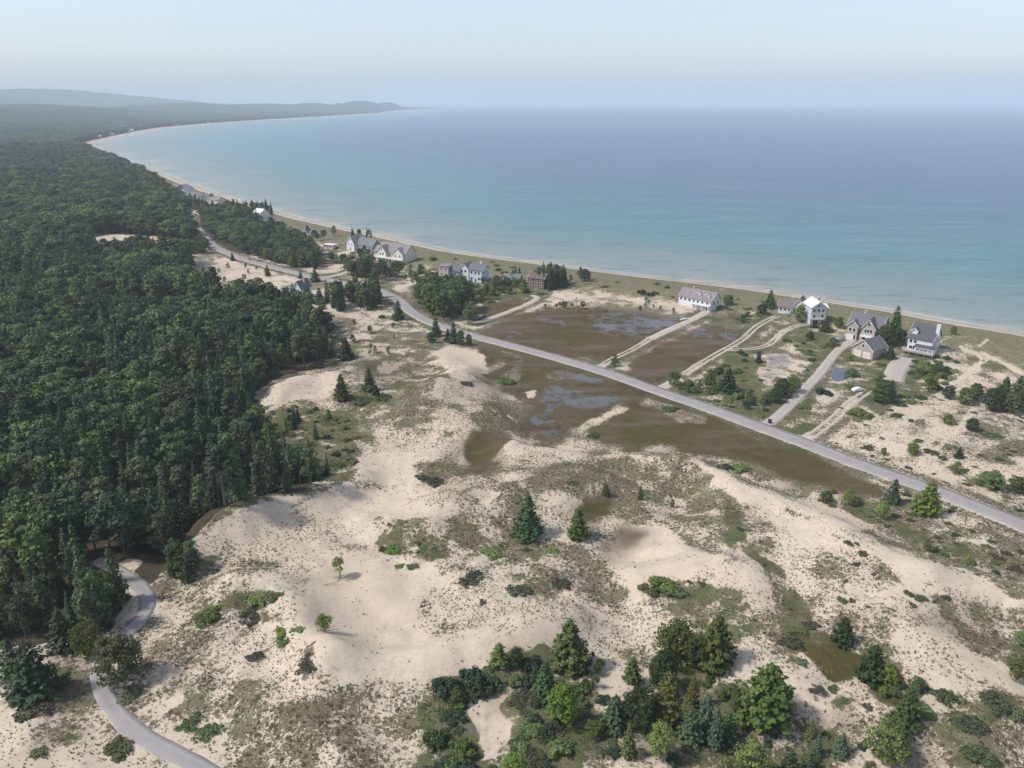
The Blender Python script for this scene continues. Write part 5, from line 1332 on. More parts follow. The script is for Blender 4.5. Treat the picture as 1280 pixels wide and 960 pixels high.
# ------------------------------------------------------------------ marram tufts: one mass
def tufts():
    n = 260000
    py_ = 470 + 600 * RNG.uniform(0, 1, n) ** .8; px_ = RNG.uniform(-60, 1340, n)
    x, y = ground_at(px_, py_, 4.0)
    # even density in the world
    n = 420000; x = RNG.uniform(-190, 300, n); y = RNG.uniform(85, 420, n)
    px, py = to_px(x, y, 5.0)
    ok = (px > -60) & (px < 1340) & (py < 1060) & (py > 455)
    x, y = x[ok], y[ok]
    z = height(x, y); px, py = to_px(x, y, z)
    t = TUF.sample(px, py); h = HTH.sample(px, py); g = GRN.sample(px, py); w = WET.sample(px, py); f = FOR.sample(px, py)
    cl = fbm(x / 6, y / 6, 3, 111)
    d = (np.clip(t - .08, 0, 1) * 1.1 + h * .7) * sstep(cl, .30, .60) * (1 - w) * (1 - f)
    ok = (RNG.uniform(0, 1, len(x)) < d) & (seg_dist(x, y, ROAD) > 4.2) & (seg_dist(x, y, LANE) > 2.6)
    for P, w_, s_ in DRIVE_W: ok &= seg_dist(x, y, P) > w_ * .6
    x, y, z = x[ok], y[ok], z[ok]
    nt = len(x); nb = 7
    s = RNG.uniform(.12, .30, nt) * (1 + .4 * RNG.uniform(0, 1, nt) ** 4)
    an = RNG.uniform(0, 6.28, (nt, nb)); ln = RNG.uniform(.6, 1.1, (nt, nb)) * s[:, None]; lean = RNG.uniform(.25, .95, (nt, nb))
    wd_ = .28
    bx = x[:, None] + np.cos(an) * s[:, None] * .12; by = y[:, None] + np.sin(an) * s[:, None] * .12
    V = np.zeros((nt, nb, 3, 3), np.float32)
    tx_, ty_ = -np.sin(an), np.cos(an)
    hw = ln * wd_
    V[..., 0, 0] = bx + tx_ * hw; V[..., 0, 1] = by + ty_ * hw; V[..., 0, 2] = z[:, None] - .02
    V[..., 1, 0] = bx - tx_ * hw; V[..., 1, 1] = by - ty_ * hw; V[..., 1, 2] = z[:, None] - .02
    V[..., 2, 0] = bx + np.cos(an) * ln * lean; V[..., 2, 1] = by + np.sin(an) * ln * lean; V[..., 2, 2] = z[:, None] + ln
    print('tufts', nt)
    return np_mesh('dune_grass', V.reshape(-1, 3), np.arange(nt * nb * 3).reshape(-1, 3))
def mat_tuft():
    m = N('tuft'); isl = m.n('ShaderNodeNewGeometry').outputs['Random Per Island']
    pos = m.n('ShaderNodeNewGeometry').outputs['Position']
    a = m.mix(isl, (.10, .088, .055), (.27, .24, .15)); b = m.mix(m.step(m.noise(.4, 2, .5, pos), .45, .6), a, m.mix(isl, (.085, .06, .045), (.18, .135, .10)))
    m.bsdf(b, .8, .1); return m.m
tag(link('dune_grass', tufts(), mat_tuft()), 'tufts of marram grass scattered over the sandy dunes', 'grass', None, 'stuff')

print('T', round(_tm.time() - _t0, 1), 'houses')
# ------------------------------------------------------------------ houses
def house(name, label, A, B, depth, vols, cat='house', z0=None, zoom=1.0):
    """A, B: pixels of the left and right foot of the front wall. vols: (x0,x1,y0,y1,z0,eave,ridge,axis,wall,roof) in shares of the front width / metres"""
    (xa, xb), (ya, yb), (za, zb) = place([A, B])
    W = math.hypot(xb - xa, yb - ya)
    e = empty(name, (xa + xb) / 2, (ya + yb) / 2, min(za, zb) + .0, math.atan2(yb - ya, xb - xa))
    tag(e, label, cat)
    for v in vols: volume(e, W, *v)
    return e, W

def gable_wall(m, x0, x1, y0, y1, z0, ze, zr, axis):
    if axis == 'x' and zr > ze:
        ym = (y0 + y1) / 2
        return m.add([(x0, y0, z0), (x1, y0, z0), (x1, y1, z0), (x0, y1, z0), (x0, y0, ze), (x1, y0, ze), (x1, y1, ze), (x0, y1, ze), (x0, ym, zr), (x1, ym, zr)],
                     [(0, 3, 2, 1), (0, 1, 5, 4), (2, 3, 7, 6), (1, 2, 6, 9, 5), (3, 0, 4, 8, 7), (4, 5, 9, 8), (6, 7, 8, 9)])
    if axis == 'y' and zr > ze:
        xm = (x0 + x1) / 2
        return m.add([(x0, y0, z0), (x1, y0, z0), (x1, y1, z0), (x0, y1, z0), (x0, y0, ze), (x1, y0, ze), (x1, y1, ze), (x0, y1, ze), (xm, y0, zr), (xm, y1, zr)],
                     [(0, 3, 2, 1), (0, 1, 5, 8, 4), (1, 2, 6, 5), (2, 3, 7, 9, 6), (3, 0, 4, 7), (4, 8, 9, 7), (8, 5, 6, 9)])
    return m.box(x0, x1, y0, y1, z0, ze)

def volume(e, W, x0, x1, y0, y1, z0, ze, zr, axis, wall, roof, ov=.45):
    x0, x1 = (x0 - .5) * W, (x1 - .5) * W
    gable_wall(MB(), x0, x1, y0, y1, z0, ze, zr, axis)
    m = MB(); gable_wall(m, x0, x1, y0, y1, z0 - (.8 if z0 < .1 else 0), ze, zr, axis); m.build('wall', M[wall], e)
    r = MB(); th = .16; up = .10
    if axis == 'x':
        ym = (y0 + y1) / 2; k = (zr - ze) / (ym - y0)
        r.slab([(x0 - ov, y0 - ov, ze - ov * k + up + th), (x1 + ov, y0 - ov, ze - ov * k + up + th), (x1 + ov, ym, zr + up + th), (x0 - ov, ym, zr + up + th)], th)
        r.slab([(x1 + ov, y1 + ov, ze - ov * k + up + th), (x0 - ov, y1 + ov, ze - ov * k + up + th), (x0 - ov, ym + .003, zr + up + th), (x1 + ov, ym + .003, zr + up + th)], th)
        ro = r.build('roof', M[roof], e)
        t = MB()
        for xx in (x0 - ov - .07, x1 + ov + .01):
            for sgn, yy in ((1, y0 - ov), (-1, y1 + ov)):
                t.add([(xx, yy, ze - ov * k + up - .08), (xx + .06, yy, ze - ov * k + up - .08), (xx + .06, yy, ze - ov * k + up + th + .03), (xx, yy, ze - ov * k + up + th + .03),
                       (xx, ym, zr + up - .08), (xx + .06, ym, zr + up - .08), (xx + .06, ym, zr + up + th + .03), (xx, ym, zr + up + th + .03)],
                      [(0, 1, 2, 3), (7, 6, 5, 4), (0, 4, 5, 1), (1, 5, 6, 2), (2, 6, 7, 3), (3, 7, 4, 0)])
        t.build('bargeboard', M['trim'], ro)
    elif axis == 'y':
        xm = (x0 + x1) / 2; k = (zr - ze) / (xm - x0)
        r.slab([(x0 - ov, y1 + ov, ze - ov * k + up + th), (x0 - ov, y0 - ov, ze - ov * k + up + th), (xm, y0 - ov, zr + up + th), (xm, y1 + ov, zr + up + th)], th)
        r.slab([(x1 + ov, y0 - ov, ze - ov * k + up + th), (x1 + ov, y1 + ov, ze - ov * k + up + th), (xm + .003, y1 + ov, zr + up + th), (xm + .003, y0 - ov, zr + up + th)], th)
        ro = r.build('roof', M[roof], e)
        t = MB()
        for yy in (y0 - ov - .07, y1 + ov + .01):
            for xx in (x0 - ov, x1 + ov):
                t.add([(xx, yy, ze - ov * k + up - .08), (xx, yy + .06, ze - ov * k + up - .08), (xx, yy + .06, ze - ov * k + up + th + .03), (xx, yy, ze - ov * k + up + th + .03),
                       (xm, yy, zr + up - .08), (xm, yy + .06, zr + up - .08), (xm, yy + .06, zr + up + th + .03), (xm, yy, zr + up + th + .03)],
                      [(0, 1, 2, 3), (7, 6, 5, 4), (0, 4, 5, 1), (1, 5, 6, 2), (2, 6, 7, 3), (3, 7, 4, 0)])
        t.build('bargeboard', M['trim'], ro)
    elif axis == 'flat':
        r.box(x0 - ov, x1 + ov, y0 - ov, y1 + ov, ze + .02, ze + .2); r.build('roof', M[roof], e)
    elif axis == 'hip':
        i = min((x1 - x0), (y1 - y0)) / 2
        a = [(x0 - ov, y0 - ov, ze), (x1 + ov, y0 - ov, ze), (x1 + ov, y1 + ov, ze), (x0 - ov, y1 + ov, ze)]
        if x1 - x0 > y1 - y0: b = [(x0 + i, (y0 + y1) / 2, zr), (x1 - i, (y0 + y1) / 2, zr)]; f = [(0, 1, 5, 4), (1, 2, 5), (2, 3, 4, 5), (3, 0, 4), (0, 3, 2, 1)]
        else: b = [((x0 + x1) / 2, y0 + i, zr), ((x0 + x1) / 2, y1 - i, zr)]; f = [(0, 1, 4), (1, 2, 5, 4), (2, 3, 5), (3, 0, 4, 5), (0, 3, 2, 1)]
        r.add([(p[0], p[1], p[2] + .03) for p in a + b], f); r.build('roof', M[roof], e)

def opening(e, W, face, u, z, w, h, at=0.0, kind='window', mat='glass'):
    """face F: front (facing -y) at y=at, u in shares of the width; face R / L: side at x=at (share), u metres back"""
    f = MB(); p = MB(); d = .07; fr = .14
    def boxed(m, a0, a1, b0, b1, o0, o1):
        if face == 'F': m.box(a0, a1, at - o1, at - o0, b0, b1)
        elif face == 'R': m.box((at - .5) * W + o0, (at - .5) * W + o1, a0, a1, b0, b1)
        else: m.box((at - .5) * W - o1, (at - .5) * W - o0, a0, a1, b0, b1)
    c = (u - .5) * W if face == 'F' else u
    a0, a1, b0, b1 = c - w / 2, c + w / 2, z, z + h
    boxed(f, a0 - fr, a1 + fr, b1, b1 + fr, .003, d); boxed(f, a0 - fr, a1 + fr, b0 - fr, b0, .003, d); boxed(f, a0 - fr, a0, b0, b1, .003, d); boxed(f, a1, a1 + fr, b0, b1, .003, d)
    if w > 1.3 and kind == 'window': boxed(f, c - .05, c + .05, b0, b1, .003, d)
    o = f.build(kind, M['trim'], e)
    boxed(p, a0, a1, b0, b1, -.05, .03); p.build('pane' if kind == 'window' else 'leaf', M[mat], o)
def wins(e, W, face, us, z, w=1.1, h=1.3, at=0.0):
    for u in us: opening(e, W, face, u, z, w, h, at)
def chimney(e, W, u, y, z0, z1, mat='stone', s=.9):
    m = MB(); x = (u - .5) * W
    m.box(x - s / 2, x + s / 2, y - s / 2, y + s / 2, z0, z1); m.box(x - s / 2 - .1, x + s / 2 + .1, y - s / 2 - .1, y + s / 2 + .1, z1 + .002, z1 + .2); m.build('chimney', M[mat], e)
def deck(e, W, x0, x1, y0, y1, z, rail=True, mat='wood', railm='trim'):
    a, b = (x0 - .5) * W, (x1 - .5) * W
    m = MB(); m.box(a, b, y0, y1, z - .22, z)
    n = max(2, int((b - a) / 2.6))
    for k in range(n + 1):
        xx = a + .1 + (b - a - .2) * k / n
        m.box(xx - .1, xx + .1, y0 + .05, y0 + .25, -.6, z - .22)
    d = m.build('deck', M[mat], e)
    if rail:
        r = MB(); r.box(a, b, y0, y0 + .07, z + .9, z + 1.0); r.box(a, a + .07, y0, y1, z + .9, z + 1.0); r.box(b - .07, b, y0, y1, z + .9, z + 1.0)
        k = a
        while k < b: r.box(k, k + .07, y0, y0 + .07, z, z + .9); k += .35
        r.build('railing', M[railm], d)

# 1 long white house
e, W = house('beach_house', 'long white house with dormered grey roof at the end of the gravel drive', (848, 380), (889, 389), 9,
    [(0, .42, .0, 8.5, 0, 4.9, 8.2, 'x', 'white', 'roofp'), (.42, 1, -1.2, 8.5, 0, 5.0, 8.6, 'x', 'white', 'roofp'), (.50, .64, .8, 3.6, 5.4, 7.2, 7.9, 'y', 'white', 'roofp'), (.76, .9, .8, 3.6, 5.4, 7.2, 7.9, 'y', 'white', 'roofp')])
wins(e, W, 'F', (.07, .2, .33), 2.9, 1.2, 1.3); wins(e, W, 'F', (.5, .62, .76, .9), 3.0, 1.1, 1.2, -1.2); wins(e, W, 'F', (.57, .83), 5.75, .9, .9, .8)
for u in (.55, .72): opening(e, W, 'F', u, .1, 2.5, 2.1, -1.2, 'garage_door', 'white')
opening(e, W, 'F', .9, .1, 1.0, 2.1, -1.2, 'door', 'door'); wins(e, W, 'R', (2.0, 5.0), 3.0, 1.2, 1.3, 1.0)
deck(e, W, .44, .98, -2.9, -1.21, 2.75, True, 'trim'); chimney(e, W, .3, 4.4, 7.5, 9.4)
# 2 brown roofed white house
e, W = house('beach_house', 'low white house with wide brown roof behind two dark pines', (972, 391), (1001, 393), 8,
    [(0, .62, 0, 8, 0, 3.4, 6.2, 'x', 'white', 'roofb'), (.62, 1.1, 1.5, 11, 0, 4.2, 7.4, 'y', 'white', 'roofb')])
wins(e, W, 'F', (.12, .3, .48), 1.5, 1.2, 1.1); opening(e, W, 'F', .57, .1, .9, 2.0, 0, 'door', 'door'); wins(e, W, 'F', (.8, .95), 1.6, 1.1, 1.2, 1.5); chimney(e, W, .5, 5, 5, 7.2)
# 3 tall grey house
e, W = house('beach_house', 'tall grey three storey house with pale metal roof', (1012, 406), (1034, 404), 10,
    [(0, .86, 0, 10, 0, 8.2, 10.8, 'y', 'ltgrey', 'roofm'), (.86, 1.05, 2.5, 9.5, 0, 7.4, 8.6, 'x', 'grey', 'roofm')])
wins(e, W, 'F', (.16, .42, .68), 6.1, 1.1, 1.4); wins(e, W, 'F', (.2, .66), 3.3, 1.2, 1.5); wins(e, W, 'F', (.4,), 8.4, .9, .9); opening(e, W, 'F', .3, .1, 2.4, 2.1, 0, 'garage_door', 'door'); opening(e, W, 'F', .7, .1, 1, 2.1, 0, 'door', 'door')
deck(e, W, -.05, .86, -1.7, 0, 2.9); wins(e, W, 'R', (4, 7), 4.6, 1.1, 1.3, 1.05); chimney(e, W, .7, 7, 9, 11.2)
# 4 large taupe house
e, W = house('beach_house', 'large taupe shingle house with cross gables and white trim', (1056, 423), (1098, 430), 12,
    [(0, 1, 2.5, 12, 0, 6.4, 10.4, 'x', 'tan', 'roof'), (.02, .34, 0, 7, 0, 6.2, 8.4, 'y', 'tan', 'roof'), (.46, .86, -.6, 7, 0, 6.2, 10.0, 'y', 'tan', 'roof'), (1.0, 1.14, 4, 10, 0, 3.2, 5.4, 'x', 'tan', 'roof')])
wins(e, W, 'F', (.12, .24), 3.7, 1.1, 1.5); wins(e, W, 'F', (.58, .66, .74), 4.2, 1.0, 1.6, -.6); wins(e, W, 'F', (.66,), 7.3, 1.3, 1.1, -.6); wins(e, W, 'F', (.56, .76), .9, 1.3, 1.5, -.6); opening(e, W, 'F', .12, .1, 2.6, 2.2, 0, 'garage_door', 'white'); opening(e, W, 'F', .27, .1, 1.0, 2.2, 0, 'door', 'door')
wins(e, W, 'F', (.4, .93), 3.9, 1.0, 1.4, 2.5); wins(e, W, 'F', (.93,), .9, 1.4, 1.5, 2.5); deck(e, W, .46, .86, -2.4, -.61, 2.9, True, 'trim'); chimney(e, W, .36, 8, 9, 11.6); wins(e, W, 'R', (4.5,), 3.9, 1.0, 1.4, 1.0)
# 5 garage
e, W = house('garage', 'detached taupe garage with gabled grey roof in front of the large taupe house', (1064, 443), (1090, 450), 10,
    [(0, 1, 0, 10.5, 0, 3.6, 7.2, 'y', 'tan', 'roof')], 'garage')
for u in (.28, .72): opening(e, W, 'F', u, .1, 2.7, 2.3, 0, 'garage_door', 'cream')
wins(e, W, 'F', (.5,), 4.3, 1.1, 1.2); wins(e, W, 'R', (3, 7), 1.3, 1.0, 1.1, 1.0)
# 6 white house with dark roof
e, W = house('beach_house', 'white house with steep dark roof, tall chimney and deck, last along the beach', (1133, 437), (1163, 443), 10,
    [(0, 1, 0, 11, 0, 5.6, 10.6, 'x', 'white', 'roofd'), (.42, 1.18, -3.6, 0, 0, 3.2, 3.2, 'flat', 'white', 'roofd'), (.05, .3, 1.0, 5, 7, 8.4, 9.4, 'y', 'white', 'roofd')])
wins(e, W, 'F', (.12, .3), 3.5, 1.1, 1.3); wins(e, W, 'F', (.15, .3), .8, 1.2, 1.4); wins(e, W, 'F', (.55, .72, .9, 1.05), .8, 1.5, 1.7, -3.6); opening(e, W, 'F', .42, .1, 1, 2.1, 0, 'door', 'door'); chimney(e, W, 1.04, 3.4, 0, 11.8, 'white', 1.3)
deck(e, W, .0, 1.25, -6.2, -3.61, 1.4, True, 'wood'); wins(e, W, 'R', (6, 8.5), 3.4, 1.2, 1.4, 1.0)
# 7 white house
e, W = house('beach_house', 'bright white two storey house with grey roof beside the tan house', (575, 351), (602, 354), 9,
    [(0, .42, -.5, 8, 0, 7.4, 10.2, 'y', 'white', 'roof'), (.42, 1.0, 0, 9.5, 0, 7.2, 10.0, 'x', 'bluewh', 'roof')])
wins(e, W, 'F', (.12, .28), 5.4, 1.2, 1.5, -.5); wins(e, W, 'F', (.12, .28), 2.0, 1.2, 1.5, -.5); wins(e, W, 'F', (.55, .72, .88), 4.8, 1.2, 1.5); wins(e, W, 'F', (.55, .88), 1.6, 1.2, 1.5); opening(e, W, 'F', .72, .1, 1.1, 2.1, 0, 'door', 'door')
wins(e, W, 'R', (2.5, 6), 4.8, 1.3, 1.5, 1.0); chimney(e, W, .8, 5, 9, 11.2, 'white')
# 8 tan house
e, W = house('beach_house', 'weathered tan boxy house left of the bright white house', (549, 351), (564, 352), 8,
    [(0, .78, 0, 8, 0, 8.6, 8.6, 'flat', 'pink', 'roofp'), (.78, 1.6, 1.5, 10, 0, 6.0, 9.4, 'x', 'grey', 'roof')])
wins(e, W, 'F', (.2, .56), 6.3, .9, 1.1); wins(e, W, 'F', (.2, .56), 3.5, .9, 1.1); opening(e, W, 'F', .4, .1, 2.4, 2.1, 0, 'garage_door', 'trim'); wins(e, W, 'F', (1.0, 1.3), 3.6, 1.1, 1.2, 1.5)
# 9 red brown
e, W = house('beach_house', 'red brown wooden house half hidden by conifers', (660, 360), (680, 362), 9,
    [(0, 1, 0, 8.5, 0, 5.8, 8.0, 'x', 'brown', 'roofr')])
wins(e, W, 'F', (.18, .5, .8), 3.7, 1.2, 1.3); wins(e, W, 'F', (.18, .8), .9, 1.2, 1.3); opening(e, W, 'F', .5, .1, 1, 2.1, 0, 'door', 'door'); chimney(e, W, .6, 5, 7, 9)
# 10 green grey
e, W = house('beach_house', 'low green grey house among scrub left of the red brown one', (629, 357), (648, 358), 9,
    [(0, 1, 0, 9, 0, 3.2, 6.0, 'x', 'greengrey', 'roofg')])
wins(e, W, 'F', (.18, .42, .8), 1.2, 1.2, 1.2); opening(e, W, 'F', .62, .1, 1, 2.1, 0, 'door', 'door')
# 11 big porch house
e, W = house('beach_house', 'big house with many purple grey roof slopes and a white two storey porch', (470, 325), (504, 330), 14,
    [(0, 1, 2, 13, 0, 6.2, 11, 'x', 'cream', 'roofp'), (.1, .4, -.6, 9, 0, 6.4, 10, 'y', 'cream', 'roofp'), (.62, .98, .2, 8, 0, 5.8, 9.4, 'y', 'cream', 'roofp'), (-.22, 0, 4, 12, 0, 4.6, 8, 'x', 'cream', 'roofp')])
wins(e, W, 'F', (.2, .3), 4.0, 1.2, 1.5, -.6); wins(e, W, 'F', (.25,), 7.2, 1.1, 1.1, -.6); wins(e, W, 'F', (.72, .88), 3.8, 1.2, 1.5, .2); wins(e, W, 'F', (.18, .32), .8, 1.4, 1.7, -.6); wins(e, W, 'F', (.72, .88), .8, 1.4, 1.7, .2); wins(e, W, 'F', (.46, .54), 3.9, 1.1, 1.4, 2); opening(e, W, 'F', .5, .1, 1.2, 2.2, 2, 'door', 'door')
deck(e, W, .04, 1.04, -3.2, -.61, 3.1, True, 'trim'); chimney(e, W, .5, 8, 10, 12.4)
# 12 white gabled
e, W = house('beach_house', 'white gabled house with long grey green roof left of the porch house', (434, 312), (443, 314), 9,
    [(0, 1, 0, 9, 0, 5.4, 10, 'y', 'white', 'roofg'), (1.0, 3.0, 2.5, 10.5, 0, 4.6, 9.0, 'x', 'greengrey', 'roofg')])
wins(e, W, 'F', (.3, .7), 3.6, 1.0, 1.3); wins(e, W, 'F', (.5,), 6.8, 1.0, 1.2); wins(e, W, 'F', (1.4, 1.9, 2.5), 1.4, 1.2, 1.4, 2.5); opening(e, W, 'F', .5, .1, 1.1, 2.1, 0, 'door', 'door')
# 13.. further and hidden ones
for nm, lb, A, B, dp, wall, roof, he, hr, ax in (
    ('cottage', 'low flat roofed pale shed on the grass near the beach', (404, 311), (416, 312), 5, 'cream', 'roofm', 3, 3, 'flat'),
    ('beach_house', 'white and brown roofed house half hidden by far beach conifers', (331, 286), (349, 287), 9, 'white', 'roofb', 5.2, 7.6, 'x'),
    ('beach_house', 'house with white metal roof in the trees near the far beach', (317, 271), (326, 273), 9, 'white', 'roofm', 4.5, 7.5, 'x'),
    ('cottage', 'small house with grey roof behind trees right of the brown roofed far house', (378, 295), (388, 296), 7, 'ltgrey', 'roof', 3.4, 5.6, 'x'),
    ('beach_house', 'pale blue gabled house in a gap of the forest edge', (368, 373), (377, 374), 9, 'bluewh', 'roof', 5.6, 9.2, 'y'),
    ('cottage', 'grey roofed low house left of the pale blue gabled one', (350, 374), (366, 375), 9, 'grey', 'roofp', 3.2, 6.0, 'x'),
    ('beach_house', 'leftmost grey house of the farthest beach row', (203, 243), (209, 244), 12, 'ltgrey', 'roof', 6, 9, 'x'),
    ('beach_house', 'second grey house of the farthest beach row', (211, 242), (219, 243), 12, 'grey', 'roofg', 6.5, 10, 'x'),
    ('beach_house', 'dark roofed white house of the farthest beach row', (223, 242), (231, 243), 12, 'white', 'roofd', 6, 10, 'x'),
    ('beach_house', 'pale green grey house below the farthest beach row', (232, 250), (241, 251), 11, 'ltgrey', 'roofg', 5, 8, 'x'),
    ('beach_house', 'grey house with row of bays nearest in the far beach row', (244, 252), (256, 254), 11, 'ltgrey', 'roof', 6, 8.5, 'x'),
    ('beach_house', 'long pale house at the right end of the far beach row', (259, 255), (272, 257), 10, 'cream', 'roofp', 5, 8, 'x'),
    ('cottage', 'tan house in a clearing of the far forest', (175, 270), (181, 271), 9, 'pink', 'roofr', 6.5, 9, 'x'),
    ('cottage', 'white roofed house right of the tan clearing house', (191, 274), (198, 275), 9, 'white', 'roofm', 4.5, 6.5, 'x'),
    ('cottage', 'long pale roof deep in the trees below the far beach row', (211, 278), (221, 279), 9, 'white', 'roofm', 4.5, 6, 'x'),
):
    e, W = house(nm, lb, A, B, dp, [(0, 1, 0, dp, 0, he, hr, ax, wall, roof)])
    wins(e, W, 'F', (.22, .78), he * .55 - .4, 1.1, 1.3); opening(e, W, 'F', .5, .1, 1.0, 2.1, 0, 'door', 'door')
    if ax != 'flat': chimney(e, W, .7, dp * .55, he, hr + .9)
# far cottages on the other shore of the bay
FARH = [(130, 172.5), (150, 169.5), (168, 165), (176, 164.5), (233, 157.3), (236, 157.2), (268, 153.6), (385, 146.2), (396, 145.8), (415, 144.6)]
X, Y = ground_at([a for a, b in FARH], [b for a, b in FARH], 4)
for i, (x, y) in enumerate(zip(X, Y)):
    for _ in range(30):
        if float(shore_ds(np.array([x]), np.array([y]))[0]) > 28: break
        x -= 4; y += 4
    z = hz(x, y); e = empty('far_house', x, y, z, .2 * i); tag(e, 'tiny pale house on the far shore of the bay', 'house', 'houses on the far shore')
    volume(e, 14 + 5 * (i % 3), 0, 1, 0, 10, 0, 5, 8, 'x', 'white' if i % 2 else 'pink', 'roofm' if i % 3 == 0 else 'roofp')

# board walk from the porch house to the beach
bx_, by_, bz_ = place([(503, 327), (520, 319), (524, 317)])
bw = empty('boardwalk', bx_[0], by_[0], bz_[0], math.atan2(by_[1] - by_[0], bx_[1] - bx_[0])); tag(bw, 'grey wooden walkway leading from the porch house to the beach', 'walkway')
L_ = math.hypot(bx_[1] - bx_[0], by_[1] - by_[0]); m = MB(); m.box(0, L_, -.8, .8, 1.0, 1.15); m.build('deck_boards', M['wood'], bw)
m = MB()
for k in range(int(L_ / 3) + 1):
    for s_ in (-.75, .65): m.box(k * 3, k * 3 + .12, s_, s_ + .1, -.6, 2.0)
for s_ in (-.75, .65): m.box(0, L_, s_ + .002, s_ + .098, 2.002, 2.1)
m.build('railing', M['wood'], bw)

# ------------------------------------------------------------------ cars, poles and small things
def car(px, py, rz, paint, label, van=False):
    (x,), (y,), (z,) = place([(px, py)])
    e = empty('parked_car', x, y, z + .03, rz); tag(e, label, 'car')
    prof = [(-2.25, .35), (2.25, .35), (2.3, .75), (1.35, .95), (.75, 1.42), (-1.2, 1.46), (-1.75, 1.0), (-2.28, .9)] if not van else [(-2.3, .35), (2.3, .35), (2.35, .85), (1.4, 1.05), (.95, 1.75), (-2.1, 1.8), (-2.3, 1.1), (-2.32, .6)]
    bmv = [(a, -.88 if b < 1.1 else -.72, b) for a, b in prof] + [(a, .88 if b < 1.1 else .72, b) for a, b in prof]
    n = len(prof); m = MB(); m.add(bmv, [tuple(range(n)), tuple(range(2 * n - 1, n - 1, -1))] + [(i, i + n, (i + 1) % n + n, (i + 1) % n) for i in range(n)]); m.build('body', M[paint], e)
    g = MB(); zt = 1.36 if not van else 1.66
    for s in (-1, 1):
        yy0, yy1 = (.80, .845)
        g.add([(-1.5, s * .86, .98), (1.15, s * .86, .98), (.72, s * .755, zt), (-1.12, s * .755, zt), (-1.5, s * .80, .98), (1.15, s * .80, .98), (.72, s * .70, zt), (-1.12, s * .70, zt)], [(0, 1, 2, 3), (7, 6, 5, 4), (0, 4, 5, 1), (1, 5, 6, 2), (2, 6, 7, 3), (3, 7, 4, 0)])
    g.add([(1.42, -.66, 1.0), (1.42, .66, 1.0), (.88, .6, zt + .02), (.88, -.6, zt + .02), (1.3, -.66, .96), (1.3, .66, .96), (.7, .6, zt - .04), (.7, -.6, zt - .04)], [(0, 1, 2, 3), (7, 6, 5, 4), (0, 4, 5, 1), (1, 5, 6, 2), (2, 6, 7, 3), (3, 7, 4, 0)])
    g.build('window', M['glass'], e)
    for wx_ in (-1.4, 1.4):
        for s in (-1, 1):
            w = MB(); w.tube((wx_, s * .72, .33), (wx_, s * .93, .33), .34, .34, 14); wo = w.build('wheel', M['rubber'], e)
            r = MB(); r.tube((wx_, s * .925, .33), (wx_, s * .945, .33), .2, .2, 10); r.build('rim', M['metal'], wo)
    for s in (-1, 1):
        h = MB(); h.box(2.24, 2.32, s * .62 - .15, s * .62 + .15, .62, .76); h.build('headlight', M['trim'], e)
        h = MB(); h.box(-2.33, -2.25, s * .62 - .14, s * .62 + .14, .66, .84); h.build('tail_light', M['red'], e)
car(1049, 426, .35, 'cargrey', 'silver car parked beside the drive of the large taupe house')
car(1018, 410, .1, 'carblack', 'black car parked under the tall grey house')
car(1072, 489, .3, 'carwhite', 'white car parked on grass at the end of the double track')
car(371, 377, .2, 'carblack', 'dark car parked by the pale blue gabled house')
car(408, 318, .3, 'carwhite', 'white van parked on the grass near the far beach', True)

def pole(px, py, h, label):
    (x,), (y,), (z,) = place([(px, py)])
    e = empty('utility_pole', x, y, z, .6); tag(e, label, 'utility pole', None)
    m = MB(); m.tube((0, 0, -.8), (0, 0, h), .15, .10, 8); m.build('post', M['polewood'], e)
    m = MB(); m.box(-1.1, 1.1, -.2, -.1, h - .8, h - .66); m.build('crossarm', M['polewood'], e)
    for s in (-1, -.45, .45, 1):
        m = MB(); m.tube((s, -.15, h - .655), (s, -.15, h - .45), .05, .035, 6); m.build('insulator', M['trim'], e)
pole(907, 424, 8.5, 'pale utility pole standing in the small pool between the tracks')
pole(793, 414, 8.5, 'utility pole standing in the blue pool of the wet meadow')
pole(720, 391, 8, 'utility pole at the upper edge of the wet meadow')
pole(398, 325, 9, 'utility pole at the junction of the upper road')
def bin_(px, py, label, mat='binblack', s=1.0):
    (x,), (y,), (z,) = place([(px, py)])
    e = empty('waste_bin', x, y, z, .4); tag(e, label, 'waste bin')
    m = MB(); m.add([(-.3 * s, -.35 * s, .08), (.3 * s, -.35 * s, .08), (.3 * s, .35 * s, .08), (-.3 * s, .35 * s, .08), (-.38 * s, -.42 * s, 1.1 * s), (.38 * s, -.42 * s, 1.1 * s), (.38 * s, .42 * s, 1.1 * s), (-.38 * s, .42 * s, 1.1 * s)],
                    [(0, 3, 2, 1), (4, 5, 6, 7), (0, 1, 5, 4), (1, 2, 6, 5), (2, 3, 7, 6), (3, 0, 4, 7)]); m.build('body', M[mat], e)
    m = MB(); m.box(-.42 * s, .42 * s, -.46 * s, .46 * s, 1.102 * s, 1.2 * s); m.build('lid', M[mat], e)
    for q in (-.3, .3): m = MB(); m.tube((q * s, .36 * s, .12), (q * s, .44 * s, .12), .12, .12, 8); m.build('wheel', M['rubber'], e)
bin_(962, 529, 'black bin at the mouth of the pale drive', s=1.1)
bin_(312, 325, 'dark red bin on the verge of the far upper road', 'red', 1.4)
def post_sign(px, py, label, mat):
    (x,), (y,), (z,) = place([(px, py)])
    e = empty('mailbox', x, y, z, .9); tag(e, label, 'mailbox')
    m = MB(); m.box(-.06, .06, -.06, .06, -.3, 1.1); m.build('post', M['polewood'], e)
    m = MB(); m.box(-.18, .18, -.35, .35, 1.102, 1.4); m.tube((0, -.35, 1.4), (0, .35, 1.4), .18, .18, 12); m.build('box', M[mat], e)
